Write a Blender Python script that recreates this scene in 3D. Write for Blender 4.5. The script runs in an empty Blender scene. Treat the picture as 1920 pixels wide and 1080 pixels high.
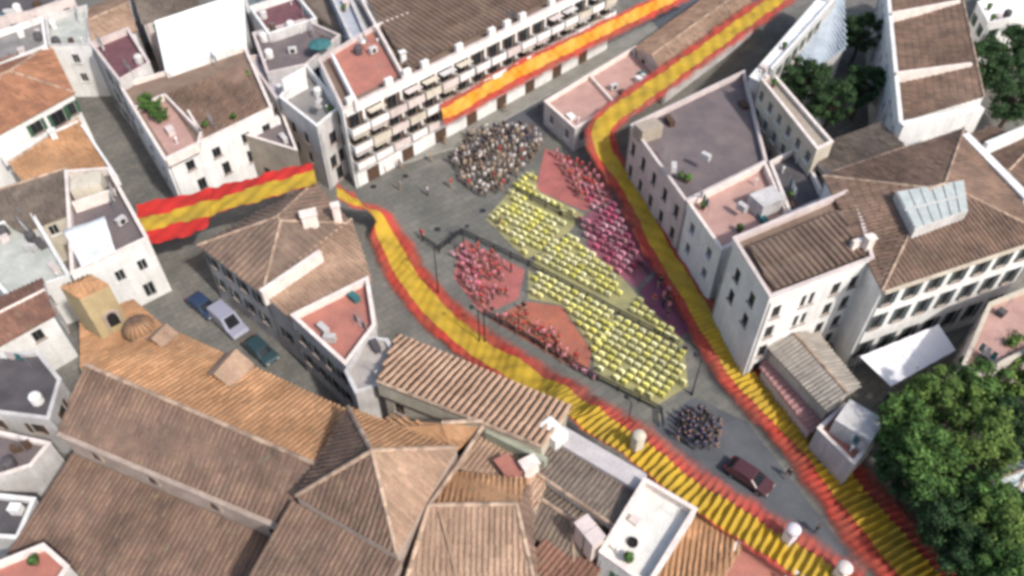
import bpy, math, random
from mathutils import Vector, Matrix
R = math.radians
rnd = random.Random(11)
sc = bpy.context.scene
COL = sc.collection

# ------------------------------------------------------------------ camera
FPX, PITCH, HCAM = 1500.0, R(46.8), 66.0
FWD = Vector((0, math.cos(PITCH), -math.sin(PITCH)))
UPV = Vector((0, math.sin(PITCH), math.cos(PITCH)))
CAM = -FWD * (HCAM / math.sin(PITCH))
cd = bpy.data.cameras.new('camera'); cam = bpy.data.objects.new('camera', cd); COL.objects.link(cam)
cd.sensor_width = 36; cd.lens = 36 * FPX / 1920; cd.clip_start = 1; cd.clip_end = 3000
cam.location = CAM; cam.rotation_euler = (math.pi / 2 - PITCH, 0, 0)
sc.camera = cam
# ------------------------------------------------------------------ sky, sun, exposure
SUN_EL, SUN_AZ = R(46), R(136)          # azimuth clockwise from +Y
sdir = Vector((math.sin(SUN_AZ) * math.cos(SUN_EL), math.cos(SUN_AZ) * math.cos(SUN_EL), math.sin(SUN_EL)))
w = bpy.data.worlds.new('World'); sc.world = w; w.use_nodes = True
nt = w.node_tree; bg = nt.nodes['Background']; sky = nt.nodes.new('ShaderNodeTexSky')
sky.sky_type = 'NISHITA'; sky.sun_disc = False; sky.sun_elevation = SUN_EL; sky.sun_rotation = SUN_AZ
sky.air_density = 1.2; sky.dust_density = 3.0
nt.links.new(sky.outputs[0], bg.inputs[0]); bg.inputs[1].default_value = 0.15
sl = bpy.data.lights.new('sun', 'SUN'); so = bpy.data.objects.new('sun', sl); COL.objects.link(so)
sl.energy = 3.3; sl.angle = R(2.5); sl.color = (1, .95, .885)
so.rotation_euler = sdir.to_track_quat('Z', 'Y').to_euler(); so.location = (60, 0, 90)
sc.view_settings.view_transform = 'Standard'; sc.view_settings.look = 'None'
sc.view_settings.exposure = 0.28; sc.view_settings.gamma = 1
sc.cycles.filter_width = 3.6
sc.cycles.max_bounces = 6; sc.cycles.transparent_max_bounces = 8

def P(x, y, z=0.0):
    """point of the place at height z that this picture coordinate was measured at"""
    d = FWD + Vector((1, 0, 0)) * ((x - 960) / FPX) + UPV * ((540 - y) / FPX)
    return CAM + d * ((z - CAM.z) / d.z)

# ------------------------------------------------------------------ materials
MATS = {}
def mat(name, col, col2=None, scale=.6, rough=.85, island=0.0, streak=0.0, fine=.12, spec=.3, bump=0.0, metal=0.0, big=0.0, slabs=0.0, objrand=0.0):
    if name in MATS: return MATS[name]
    m = bpy.data.materials.new(name); m.use_nodes = True; n = m.node_tree.nodes; L = m.node_tree.links
    b = n['Principled BSDF']; b.inputs['Roughness'].default_value = rough
    b.inputs['Specular IOR Level'].default_value = spec; b.inputs['Metallic'].default_value = metal
    g = n.new('ShaderNodeNewGeometry')
    col2 = col2 or tuple(c * .72 for c in col)
    nz = n.new('ShaderNodeTexNoise'); nz.inputs['Scale'].default_value = scale; nz.inputs['Detail'].default_value = 7
    nz.inputs['Roughness'].default_value = .62
    L.new(g.outputs['Position'], nz.inputs['Vector'])
    rp = n.new('ShaderNodeValToRGB'); rp.color_ramp.elements[0].position = .36; rp.color_ramp.elements[1].position = .66
    rp.color_ramp.elements[0].color = (*col2, 1); rp.color_ramp.elements[1].color = (*col, 1)
    L.new(nz.outputs[0], rp.inputs[0]); out = rp.outputs[0]
    def mult(out, fac_socket, lo, hi):
        mr = n.new('ShaderNodeMapRange'); mr.inputs[3].default_value = lo; mr.inputs[4].default_value = hi
        L.new(fac_socket, mr.inputs[0])
        mx = n.new('ShaderNodeVectorMath'); mx.operation = 'SCALE'
        L.new(out, mx.inputs[0]); L.new(mr.outputs[0], mx.inputs['Scale']); return mx.outputs[0]
    f2 = n.new('ShaderNodeTexNoise'); f2.inputs['Scale'].default_value = 5.0; f2.inputs['Detail'].default_value = 4
    L.new(g.outputs['Position'], f2.inputs['Vector']); out = mult(out, f2.outputs[0], 1 - 2 * fine, 1 + 2 * fine)
    if streak:
        mp = n.new('ShaderNodeVectorMath'); mp.operation = 'MULTIPLY'; mp.inputs[1].default_value = (1.6, 1.6, .12)
        L.new(g.outputs['Position'], mp.inputs[0])
        s2 = n.new('ShaderNodeTexNoise'); s2.inputs['Scale'].default_value = 1.3; s2.inputs['Detail'].default_value = 6
        L.new(mp.outputs[0], s2.inputs['Vector']); out = mult(out, s2.outputs[0], 1 - streak * 1.6, 1 + streak * .6)
    if big:       # moss, soot and weathering in broad patches
        b3 = n.new('ShaderNodeTexNoise'); b3.inputs['Scale'].default_value = .11; b3.inputs['Detail'].default_value = 5; b3.inputs['Distortion'].default_value = 1.2
        L.new(g.outputs['Position'], b3.inputs['Vector']); out = mult(out, b3.outputs[0], 1 - big * 1.9, 1 + big * 1.9)
        b4 = n.new('ShaderNodeTexNoise'); b4.inputs['Scale'].default_value = 1.7; b4.inputs['Detail'].default_value = 8; L.new(g.outputs['Position'], b4.inputs['Vector'])
        r4 = n.new('ShaderNodeMapRange'); r4.inputs[1].default_value = .58; r4.inputs[2].default_value = .70; L.new(b4.outputs[0], r4.inputs[0]); r5 = n.new('ShaderNodeMath'); r5.operation = 'MULTIPLY'; r5.inputs[1].default_value = .45
        L.new(r4.outputs[0], r5.inputs[0]); mx4 = n.new('ShaderNodeMix'); mx4.data_type = 'RGBA'; L.new(r5.outputs[0], mx4.inputs[0]); L.new(out, mx4.inputs[6]); mx4.inputs[7].default_value = (.20, .18, .11, 1); out = mx4.outputs[2]
    if slabs:     # fine joints between paving slabs
        bk = n.new('ShaderNodeTexBrick'); bk.inputs['Scale'].default_value = 1.0; bk.inputs['Brick Width'].default_value = slabs; bk.inputs['Row Height'].default_value = slabs * .6; bk.inputs['Mortar Size'].default_value = .03
        bk.inputs['Color1'].default_value = (.86, .86, .86, 1); bk.inputs['Color2'].default_value = (1.1, 1.08, 1.05, 1); bk.inputs['Mortar'].default_value = (.6, .6, .6, 1)
        rt = n.new('ShaderNodeVectorRotate'); rt.rotation_type = 'Z_AXIS'; rt.inputs['Angle'].default_value = -.63; L.new(g.outputs['Position'], rt.inputs[0]); L.new(rt.outputs[0], bk.inputs['Vector'])
        mm = n.new('ShaderNodeVectorMath'); mm.operation = 'MULTIPLY'; L.new(out, mm.inputs[0]); L.new(bk.outputs[0], mm.inputs[1]); out = mm.outputs[0]
    if objrand:
        oi = n.new('ShaderNodeObjectInfo'); out = mult(out, oi.outputs['Random'], 1 - objrand, 1 + objrand)
        hs = n.new('ShaderNodeHueSaturation'); hr = n.new('ShaderNodeMapRange'); hr.inputs[3].default_value = .55; hr.inputs[4].default_value = 1.15
        wn = n.new('ShaderNodeTexWhiteNoise'); wn.noise_dimensions = '1D'; L.new(oi.outputs['Random'], wn.inputs['W']); L.new(wn.outputs[0], hr.inputs[0]); L.new(hr.outputs[0], hs.inputs['Saturation']); L.new(out, hs.inputs['Color']); out = hs.outputs[0]
    if island: out = mult(out, g.outputs['Random Per Island'], 1 - island, 1 + island)
    L.new(out, b.inputs['Base Color'])
    if bump:
        bp = n.new('ShaderNodeBump'); bp.inputs['Strength'].default_value = bump; bp.inputs['Distance'].default_value = .05
        L.new(f2.outputs[0], bp.inputs['Height']); L.new(bp.outputs[0], b.inputs['Normal'])
    MATS[name] = m; return m

WHITE = mat('white_plaster', (.81, .80, .78), (.66, .65, .63), .35, streak=.16)
CREAM = mat('cream_plaster', (.62, .56, .46), (.47, .42, .34), .4, streak=.16)
PALE = mat('pale_grey_plaster', (.62, .60, .59), (.46, .44, .43), .4, streak=.2)
PINKW = mat('pinkish_white_plaster', (.66, .57, .54), (.52, .44, .42), .4, streak=.14)
OCHRE = mat('ochre_plaster', (.50, .39, .22), (.37, .28, .16), .4, streak=.2)
BEIGE = mat('beige_plaster', (.42, .36, .29), (.31, .26, .21), .4, streak=.2)
COPING = mat('bright_coping', (.76, .68, .62), (.6, .52, .48), 1.0)
TBROWN = mat('brown_clay_tile', (.205, .130, .094), (.125, .084, .066), .45, island=.2, big=.3, fine=.2)
TTAN = mat('tan_clay_tile', (.46, .255, .135), (.34, .185, .095), .4, island=.2, big=.32, fine=.2)
TORANGE = mat('orange_clay_tile', (.36, .175, .10), (.25, .12, .075), .4, island=.22, fine=.2, big=.25)
TRED = mat('reddish_clay_tile', (.235, .125, .09), (.16, .085, .065), .4, island=.2, big=.2, fine=.2)
TGREY = mat('grey_brown_tile', (.19, .15, .12), (.12, .095, .08), .45, island=.2, big=.32, fine=.2)
TPINK = mat('pinkish_clay_tile', (.37, .25, .175), (.26, .17, .12), .4, island=.2, big=.3, fine=.2)
RIDGE = mat('pale_ridge_tile', (.42, .31, .23), (.27, .19, .14), .9, island=.35)
FRED = mat('red_terrace_paving', (.43, .175, .13), (.32, .135, .11), .5, rough=.7)
FMAROON = mat('maroon_terrace_paving', (.17, .075, .085), (.12, .055, .065), .6)
FPINK = mat('pink_terrace_paving', (.46, .29, .25), (.36, .22, .19), .5)
FGREY = mat('grey_terrace_paving', (.26, .245, .235), (.18, .17, .165), .5)
FDARK = mat('dark_roof_felt', (.105, .095, .10), (.065, .06, .065), .4)
FDUSK = mat('mauve_grey_roofing', (.175, .14, .14), (.12, .10, .105), .35)
FPALE = mat('pale_terrace_paving', (.50, .50, .46), (.34, .36, .33), .5)
FBROWN = mat('brown_terrace_paving', (.23, .165, .125), (.16, .11, .085), .4)
SHEETW = mat('white_sheet_roof', (.80, .82, .80), (.72, .75, .73), .3, fine=.04)
GLASS = mat('dark_window_glass', (.022, .026, .03), (.012, .014, .018), .5, rough=.12, spec=.6)
FRAMEM = mat('dark_window_frame', (.10, .085, .07), None, 1)
FRAMEW = mat('white_window_frame', (.55, .54, .52), None, 1)
SHUT = mat('slatted_shutter', (.075, .10, .10), None, 2)
SHUTG = mat('green_shutter', (.05, .12, .07), None, 2)
METAL = mat('dark_painted_metal', (.03, .03, .033), None, 2, rough=.5)
ALU = mat('grey_galvanised_metal', (.42, .43, .44), None, 2, rough=.45, metal=.6)
DOORM = mat('dark_wood', (.10, .06, .04), None, 2)
BLACKIN = mat('near_black', (.02, .018, .016), None, 2)  # even near-black for the round skylight and tower window panes
STONE = mat('weathered_stone', (.46, .37, .32), (.33, .26, .22), .7, streak=.15)
GROUNDM = mat('worn_paving', (.18, .172, .155), (.125, .122, .114), .25, fine=.18, big=.12, slabs=1.3)
PLAZAM = mat('plaza_paving', (.165, .16, .145), (.11, .112, .106), .16, fine=.2, big=.15, slabs=1.6)
ASPH = mat('asphalt', (.105, .11, .12), (.075, .08, .09), .3, fine=.2)
KERBM = mat('pale_kerb_stone', (.33, .32, .29), None, 1.2)
EARTH = mat('dark_earth', (.06, .055, .04), (.04, .04, .03), .5)
TEAL = mat('teal_canvas', (.05, .16, .17), None, 1.5)
LEAF1 = mat('leaf_mid_green', (.092, .170, .038), (.042, .092, .022), .7, island=.55)
LEAF2 = mat('leaf_dark_green', (.042, .085, .028), (.022, .050, .018), .7, island=.5)
LEAF3 = mat('leaf_yellow_green', (.130, .195, .042), (.062, .115, .026), .7, island=.5)
BARK = mat('bark', (.10, .075, .055), None, 3)
CARPET = mat('red_carpet', (.40, .13, .12), (.28, .10, .095), .5, rough=.95, fine=.2, big=.2)
CARPETM = mat('magenta_carpet', (.25, .08, .12), (.17, .07, .095), .5, rough=.95, fine=.2, big=.2)
CHY = mat('yellow_chair_cover', (.80, .74, .28), (.64, .62, .20), 1.1, fine=.15, objrand=.25)
CHR = mat('crimson_chair_cover', (.42, .09, .16), (.60, .22, .30), 1.6, fine=.15, objrand=.4)
SKIN = mat('skin', (.45, .27, .19), None, 3); HAIR = mat('dark_hair', (.03, .02, .016), None, 3)
CONEGLASS = mat('skylight_glass', (.50, .53, .50), (.38, .42, .40), .9, rough=.3, spec=.6)

# ------------------------------------------------------------------ mesh helpers
ORG = {}
def tag(o, label=None, cat=None, group=None, kind=None):
    if label: o['label'] = label
    if cat: o['category'] = cat
    if group: o['group'] = group
    if kind: o['kind'] = kind
    return o
def empty(name, loc, label=None, cat=None, group=None):
    o = bpy.data.objects.new(name, None); COL.objects.link(o); o.location = loc; o.empty_display_size = .3
    ORG[o] = Vector(loc); return tag(o, label, cat, group)
class MB:
    def __init__(s): s.v = []; s.f = []; s.m = []
    def poly(s, pts, m=0):
        k = len(s.v); s.v += [tuple(p) for p in pts]; s.f.append(tuple(range(k, k + len(pts)))); s.m.append(m); return s
    def box(s, c, size, ax=None, m=0, z=None):
        """box centred on c; ax = (x axis, y axis[, z axis])"""
        ax = ax or (Vector((1, 0, 0)), Vector((0, 1, 0)))
        X, Y = Vector(ax[0]), Vector(ax[1]); Z = Vector(ax[2]) if len(ax) > 2 else X.cross(Y).normalized()
        c = Vector(c); hx, hy, hz = size[0] / 2, size[1] / 2, size[2] / 2; k = len(s.v)
        for sz in (-1, 1):
            for sx, sy in ((-1, -1), (1, -1), (1, 1), (-1, 1)):
                s.v.append(tuple(c + X * hx * sx + Y * hy * sy + Z * hz * sz))
        for f in ((3, 2, 1, 0), (4, 5, 6, 7), (0, 1, 5, 4), (1, 2, 6, 5), (2, 3, 7, 6), (3, 0, 4, 7)):
            s.f.append(tuple(k + i for i in f)); s.m.append(m)
        return s
    def prism(s, poly, z0, z1, m=0, mtop=None):
        n = len(poly); k = len(s.v)
        for z in (z0, z1): s.v += [(p[0], p[1], z) for p in poly]
        s.f.append(tuple(k + n + i for i in range(n))); s.m.append(m if mtop is None else mtop)
        s.f.append(tuple(k + n - 1 - i for i in range(n))); s.m.append(m)
        for i in range(n):
            j = (i + 1) % n; s.f.append((k + i, k + j, k + n + j, k + n + i)); s.m.append(m)
        return s
    def tube(s, a, b, r0, r1=None, n=6, m=0, cap=True):
        a, b = Vector(a), Vector(b); r1 = r0 if r1 is None else r1; d = (b - a).normalized()
        u = d.orthogonal().normalized(); v = d.cross(u); k = len(s.v)
        for c, r in ((a, r0), (b, r1)):
            for i in range(n):
                t = 2 * math.pi * i / n; s.v.append(tuple(c + u * math.cos(t) * r + v * math.sin(t) * r))
        for i in range(n):
            j = (i + 1) % n; s.f.append((k + i, k + j, k + n + j, k + n + i)); s.m.append(m)
        if cap:
            s.f.append(tuple(k + n + i for i in range(n))); s.m.append(m)
            s.f.append(tuple(k + n - 1 - i for i in range(n))); s.m.append(m)
        return s
    def lathe(s, c, prof, n=12, m=0, sy=1.0):
        c = Vector(c); k = len(s.v)
        for r, z in prof:
            for i in range(n):
                t = 2 * math.pi * i / n; s.v.append((c.x + r * math.cos(t), c.y + sy * r * math.sin(t), c.z + z))
        for a in range(len(prof) - 1):
            for i in range(n):
                j = (i + 1) % n; s.f.append((k + a * n + i, k + a * n + j, k + (a + 1) * n + j, k + (a + 1) * n + i)); s.m.append(m)
        s.f.append(tuple(k + (len(prof) - 1) * n + i for i in range(n))); s.m.append(m)
        return s
    def mesh(s, name, mats, org=(0, 0, 0), smooth=False):
        me = bpy.data.meshes.new(name); o = Vector(org)
        me.from_pydata([(x - o.x, y - o.y, z - o.z) for x, y, z in s.v], [], s.f)
        for m in (mats if isinstance(mats, (list, tuple)) else [mats]): me.materials.append(m)
        if any(s.m): me.polygons.foreach_set('material_index', s.m)
        if smooth: me.polygons.foreach_set('use_smooth', [True] * len(s.f))
        me.update(); return me
    def part(s, name, mats, parent, smooth=False, kind=None, label=None):
        """one mesh that is a part (or sub-part) of a thing"""
        me = s.mesh(name, mats, ORG[parent], smooth); o = bpy.data.objects.new(name, me); COL.objects.link(o)
        o.parent = parent; ORG[o] = ORG[parent]; return tag(o, label, kind=kind)
    def top(s, name, mats, org, label=None, cat=None, group=None, kind=None, smooth=False):
        me = s.mesh(name, mats, org, smooth); o = bpy.data.objects.new(name, me); COL.objects.link(o)
        o.location = org; ORG[o] = Vector(org); return tag(o, label, cat, group, kind)
def copy_tree(o, parent=None):
    c = o.copy(); COL.objects.link(c); c.parent = parent
    for ch in o.children: copy_tree(ch, c)
    return c
def ccw(p):
    a = sum(p[i][0] * p[(i + 1) % len(p)][1] - p[(i + 1) % len(p)][0] * p[i][1] for i in range(len(p)))
    return list(p) if a > 0 else list(p)[::-1]
def inset(poly, t):
    n = len(poly); out = []
    for i in range(n):
        a, b, c = (Vector(poly[i - 1][:2]), Vector(poly[i][:2]), Vector(poly[(i + 1) % n][:2]))
        d1 = (b - a).normalized(); d2 = (c - b).normalized()
        n1 = Vector((-d1.y, d1.x)); n2 = Vector((-d2.y, d2.x)); k = 1 + n1.dot(n2)
        out.append(b + (n1 + n2) * (t / max(k, .35)))
    return out
def centroid(poly):
    return Vector((sum(p[0] for p in poly) / len(poly), sum(p[1] for p in poly) / len(poly)))
CAM2 = Vector((CAM.x, CAM.y))

# ------------------------------------------------------------------ tiles laid on a roof plane
def tile_rows(pts, spacing, length=.9, hgt=.30, each=None):
    """half-round clay tiles in rows down the slope of one roof face; returns a list of MB (one a row) or one MB"""
    pts = [Vector(p) for p in pts]; n = Vector((0, 0, 0))
    for i in range(len(pts)):
        a, b = pts[i], pts[(i + 1) % len(pts)]
        n += Vector(((a.y - b.y) * (a.z + b.z), (a.z - b.z) * (a.x + b.x), (a.x - b.x) * (a.y + b.y)))
    n.normalize()
    if n.z < 0: n = -n
    d = Vector((0, 0, -1)) + n * n.z
    if d.length < 1e-3: d = Vector((pts[1] - pts[0])).cross(n)
    d.normalize(); c = n.cross(d).normalized(); o = sum(pts, Vector()) / len(pts)
    uv = [((p - o).dot(c), (p - o).dot(d)) for p in pts]
    u = min(q[0] for q in uv) + spacing * .5; umax = max(q[0] for q in uv) - .05
    rows = []; mb = MB(); w = spacing * .66; h = w * hgt
    while u < umax:
        vs = []
        for i in range(len(uv)):
            (u0, v0), (u1, v1) = uv[i], uv[(i + 1) % len(uv)]
            if (u0 - u) * (u1 - u) < 0: vs.append(v0 + (v1 - v0) * (u - u0) / (u1 - u0))
        if len(vs) >= 2 and max(vs) - min(vs) > .15:
            if each: mb = MB()
            a, b = min(vs), max(vs); k = max(1, round((b - a) / length)); st = (b - a) / k
            for t in range(k):
                v0, v1 = a + t * st - .04 * (t > 0), a + (t + 1) * st
                ju = u + rnd.uniform(-.03, .03) + .05 * math.sin(v0 * .5 + u * .23); jn = rnd.uniform(-.015, .03) + .03 * math.sin(u * .4 + v0 * .3) + (.06 if rnd.random() < .03 else 0); k0 = len(mb.v)
                for vv, sc_, lift in ((v0, .86, .0), (v1, 1.06, .035)):
                    for px, ph in ((-.5, -.02), (-.3, .75), (0, 1.0), (.3, .75), (.5, -.02)):
                        mb.v.append(tuple(o + c * (ju + px * w * sc_) + d * vv + n * (ph * h * sc_ + lift + jn)))
                for i in range(4): mb.f.append((k0 + i, k0 + i + 1, k0 + 6 + i, k0 + 5 + i)); mb.m.append(0)
                mb.f.append((k0 + 5, k0 + 6, k0 + 7, k0 + 8, k0 + 9)); mb.m.append(0)
            if each: rows.append(mb)
        u += spacing
    return rows if each else mb

# ------------------------------------------------------------------ windows
WCACHE = {}
def window_meshes(w, h, kind):
    key = (round(w, 2), round(h, 2), kind)
    if key in WCACHE: return WCACHE[key]
    f = MB(); t = .07; X, Y = Vector((1, 0, 0)), Vector((0, 1, 0))
    f.box((-w / 2 + t / 2, -.13, h / 2), (t, .08, h)); f.box((w / 2 - t / 2, -.13, h / 2), (t, .08, h))
    f.box((0, -.13, t / 2), (w - 2 * t, .08, t)); f.box((0, -.13, h - t / 2), (w - 2 * t, .08, t))
    f.box((0, -.13, h / 2), (.06, .07, h - 2 * t))
    g = MB().box((0, -.17, h / 2), (w - .1, .03, h - .1))
    s = MB().box((0, .03, -.05), (w + .24, .3, .1))
    shs = []
    for sx in (-1, 1):
        sh = MB().box((sx * (w / 2 + .24), .035, h / 2), (.44, .05, h + .04))
        for k in range(6): sh.box((sx * (w / 2 + .24), .07, (k + .5) * h / 6), (.36, .03, .05))
        shs.append(sh.mesh('shutter', {'shutter_brown': DOORM, 'shutter_green': SHUTG}.get(kind, SHUT)))
    fm = FRAMEW if kind == 'white' else FRAMEM
    r = (f.mesh('window', fm), g.mesh('pane', GLASS), s.mesh('sill', STONE if kind != 'white' else WHITE),
         shs if kind.startswith('shutter') else [None, None])
    WCACHE[key] = r; return r
def add_window(root, p, ax, w, h, kind='dark', sill=True):
    """p: bottom centre on the wall plane, ax: unit vector along the wall (outward = ax x up)"""
    fm, gm, sm, shm = window_meshes(w, h, kind)
    out = Vector((ax.y, -ax.x, 0)); M = Matrix.Translation(Vector(p) - ORG[root]) @ Matrix((
        (ax.x, out.x, 0, 0), (ax.y, out.y, 0, 0), (0, 0, 1, 0), (0, 0, 0, 1)))
    o = bpy.data.objects.new('window', fm); COL.objects.link(o); o.parent = root; o.matrix_local = M
    for nm, me in (('pane', gm), ('sill', sm if sill else None), ('shutter', shm[0]), ('shutter', shm[1])):
        if me:
            c = bpy.data.objects.new(nm, me); COL.objects.link(c); c.parent = o
    return o

def facade(mb, a, b, z0, z1, ops, m=0):
    """wall face from a to b (outside on the right of a->b) with real openings and reveals"""
    a, b = Vector(a[:2]), Vector(b[:2]); L = (b - a).length; ax = (b - a) / L; out = Vector((ax.y, -ax.x))
    us = sorted({0, L, *[o[0] for o in ops], *[o[1] for o in ops]}); vs = sorted({z0, z1, *[o[2] for o in ops], *[o[3] for o in ops]})
    pt = lambda u, v, dp=0: (a.x + ax.x * u - out.x * dp, a.y + ax.y * u - out.y * dp, v)
    for i in range(len(us) - 1):
        for j in range(len(vs) - 1):
            uc, vc = (us[i] + us[i + 1]) / 2, (vs[j] + vs[j + 1]) / 2
            if any(o[0] < uc < o[1] and o[2] < vc < o[3] for o in ops): continue
            mb.poly([pt(us[i], vs[j]), pt(us[i + 1], vs[j]), pt(us[i + 1], vs[j + 1]), pt(us[i], vs[j + 1])], m)
    for u0, u1, v0, v1 in [o[:4] for o in ops]:
        D = .22
        mb.poly([pt(u0, v0), pt(u0, v1), pt(u0, v1, D), pt(u0, v0, D)], m); mb.poly([pt(u1, v0, D), pt(u1, v1, D), pt(u1, v1), pt(u1, v0)], m)
        mb.poly([pt(u0, v0, D), pt(u1, v0, D), pt(u1, v0), pt(u0, v0)], m); mb.poly([pt(u0, v1), pt(u1, v1), pt(u1, v1, D), pt(u0, v1, D)], m)
        mb.poly([pt(u0, v0, D), pt(u1, v0, D), pt(u1, v1, D), pt(u0, v1, D)], m)

# ------------------------------------------------------------------ houses
def spread(L, bay, win):
    n = int((L - .8) / bay)
    return [(i + .5) * L / n for i in range(n)] if n > 0 else []
def house(name, label, px, h, roof='flat', wall=WHITE, rmat=FGREY, rise=2.0, par=.6, cop=None, wins='auto', kind='dark',
          storey=3.0, bay=2.7, wsize=(1.0, 1.35), ridge=0, spacing=.42, each=False, floor=None, base=0.0, skip=.18, cat='house',
          door=True, overhang=.25, hipin=.5, group=None, topz=None, under=None, antenna=True):
    """px: picture coordinates of the roof's outline at height h (topz: other height they were read at)"""
    poly = ccw([(P(x, y, topz or h).x, P(x, y, topz or h).y) for x, y in px])
    c = centroid(poly); root = empty(name, (c.x, c.y, base), label, cat, group)
    root['poly'] = [v for p in poly for v in p]; n = len(poly); wl = MB(); wlist = []
    if kind == 'dark': kind = rnd.choice(('dark', 'dark', 'white', 'shutter_brown', 'shutter_green'))
    ztop = h + (par if roof == 'flat' else 0)
    for i in range(n):
        a, b = Vector(poly[i]), Vector(poly[(i + 1) % n]); L = (b - a).length; ax = (b - a) / L
        out = Vector((ax.y, -ax.x)); ops = []
        facing = out.dot(CAM2 - (a + b) / 2) > 0
        if isinstance(wins, dict):
            for fu, z, ww, wh in wins.get(i, []): ops.append((L * fu - ww / 2, L * fu + ww / 2, z, z + wh))
        if (wins == 'auto' or (isinstance(wins, dict) and wins.get('auto') and i not in wins)) and facing and L > 2.2:
            nf = max(1, int((h - base - .4) / storey)); us = spread(L, bay, wsize[0])
            for fl in range(nf):
                zb = h - .75 - wsize[1] - fl * storey
                if zb < base + .3: continue
                for u in us:
                    if rnd.random() > skip: ops.append((u - wsize[0] / 2, u + wsize[0] / 2, zb, zb + wsize[1]))
        facade(wl, a, b, base - .3, ztop, ops)
        if facing and L > 4 and h > 4:
            g0 = a + ax * .28 + out * .09; MB().tube((g0.x, g0.y, base), (g0.x, g0.y, h - .1), .055, n=6).part('drainpipe', ALU, root)
        for o in ops: wlist.append((a + ax * (o[0] + o[1]) / 2, ax, o))
    if roof == 'flat':
        ins = inset(poly, .26); pr = MB()
        for i in range(n):
            j = (i + 1) % n
            pr.poly([(ins[j].x, ins[j].y, h), (ins[i].x, ins[i].y, h), (ins[i].x, ins[i].y, ztop), (ins[j].x, ins[j].y, ztop)])
        o2 = inset(poly, -.06); i2 = inset(poly, .32)
        for i in range(n):
            j = (i + 1) % n
            q = [o2[i], o2[j], i2[j], i2[i]]
            pr.prism([(v.x, v.y) for v in q], ztop + .003, ztop + .10)
        wl.part('wall', wall, root)
        pr.part('parapet', cop or wall, root)
        MB().poly([(v.x, v.y, h) for v in ins]).part('roof', floor or rmat, root)
    else:
        e = inset(poly, -overhang); z = h; pts = [Vector((v.x, v.y, z)) for v in e]; up = Vector((0, 0, rise)); gab = []
        if roof == 'pyramid':
            cc = sum(pts, Vector()) / n + up; faces = [[pts[i], pts[(i + 1) % n], cc] for i in range(n)]; ridges = [(cc, p) for p in pts]
        elif roof == 'shed':
            k = ridge; q = [p.copy() for p in pts]; q[k] += up; q[(k + 1) % n] += up; faces = [q]; ridges = [(q[k], q[(k + 1) % n])]
            gab = [[pts[k], pts[(k + 1) % n], q[(k + 1) % n], q[k]], [pts[(k + 1) % n], pts[(k + 2) % n], q[(k + 1) % n]], [pts[k - 1], pts[k], q[k]]]
        else:
            k = ridge; A, B, C_, D_ = [pts[(k + i) % 4] for i in range(4)]     # ridge runs from mid AB to mid CD
            m1, m2 = (A + B) / 2, (C_ + D_) / 2; L = (m2 - m1).length; t = 0 if roof == 'gable' else min(.46, hipin * (A - B).length / L)
            r1, r2 = m1.lerp(m2, t) + up, m1.lerp(m2, 1 - t) + up
            faces = [[B, C_, r2, r1], [D_, A, r1, r2]]; ridges = [(r1, r2)]
            if roof == 'hip': faces += [[A, B, r1], [C_, D_, r2]]; ridges += [(r1, A), (r1, B), (r2, C_), (r2, D_)]
            else: gab = [[A, B, r1], [C_, D_, r2]]
        wl.part('wall', wall, root)
        rf = MB()
        for f in faces: rf.poly(f)
        for f in faces: rf.poly([p - Vector((0, 0, .14)) for p in f][::-1])
        for i in range(n): rf.poly([pts[i], pts[(i + 1) % n], pts[(i + 1) % n] - Vector((0, 0, .14)), pts[i] - Vector((0, 0, .14))])
        ro = rf.part('roof', under or rmat, root)
        if gab:
            for g in gab: MB().poly(g).part('gable', wall, root)
        allt = MB()
        for f in faces:
            if each:
                for r in tile_rows(f, spacing, each=True): r.part('tile_row', rmat, ro)
            else:
                t = tile_rows(f, spacing); k = len(allt.v); allt.v += t.v; allt.f += [tuple(i + k for i in q) for q in t.f]; allt.m += t.m
        if allt.f: allt.part('roof_tiles', rmat, ro, kind='stuff')
        rg = MB()
        for a, b in ridges:
            L = (b - a).length; k = max(1, int(L / .5))
            for i in range(k): rg.tube(a.lerp(b, i / k) + Vector((0, 0, .04)), a.lerp(b, (i + 1.08) / k) + Vector((0, 0, .06)), .17, .14, 6)
        rg.part('ridge_tiles', cop or RIDGE, ro, kind='stuff')
    if roof == 'flat' and antenna:
        ii = inset(poly, .9); cI = centroid(ii)
        for k in range(1 + rnd.randrange(2)):
            v = Vector(ii[rnd.randrange(n)]).lerp(cI, rnd.uniform(.0, .3)); b0 = Vector((v.x, v.y, h))
            if rnd.random() < .5:
                hh = rnd.uniform(1.6, 2.6); an = MB().tube(b0, b0 + Vector((0, 0, hh)), .025, n=5); t = rnd.uniform(0, 3.1); dx = Vector((math.cos(t), math.sin(t), 0)); dy = Vector((-dx.y, dx.x, 0))
                an.tube(b0 + Vector((0, 0, hh - .1)) - dx * .6, b0 + Vector((0, 0, hh - .1)) + dx * .6, .015, n=4)
                for e in range(5): an.tube(b0 + Vector((0, 0, hh - .1)) + dx * (e * .28 - .56) - dy * .3, b0 + Vector((0, 0, hh - .1)) + dx * (e * .28 - .56) + dy * .3, .012, n=4)
                an.part('antenna', ALU, root)
            else:
                MB().tube(b0, b0 + Vector((0, 0, .8)), .09, n=8).lathe(b0 + Vector((0, 0, .8)), [(.17, 0), (.15, .1), (.03, .2)], 8).part('vent_pipe', WHITE, root)
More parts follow.
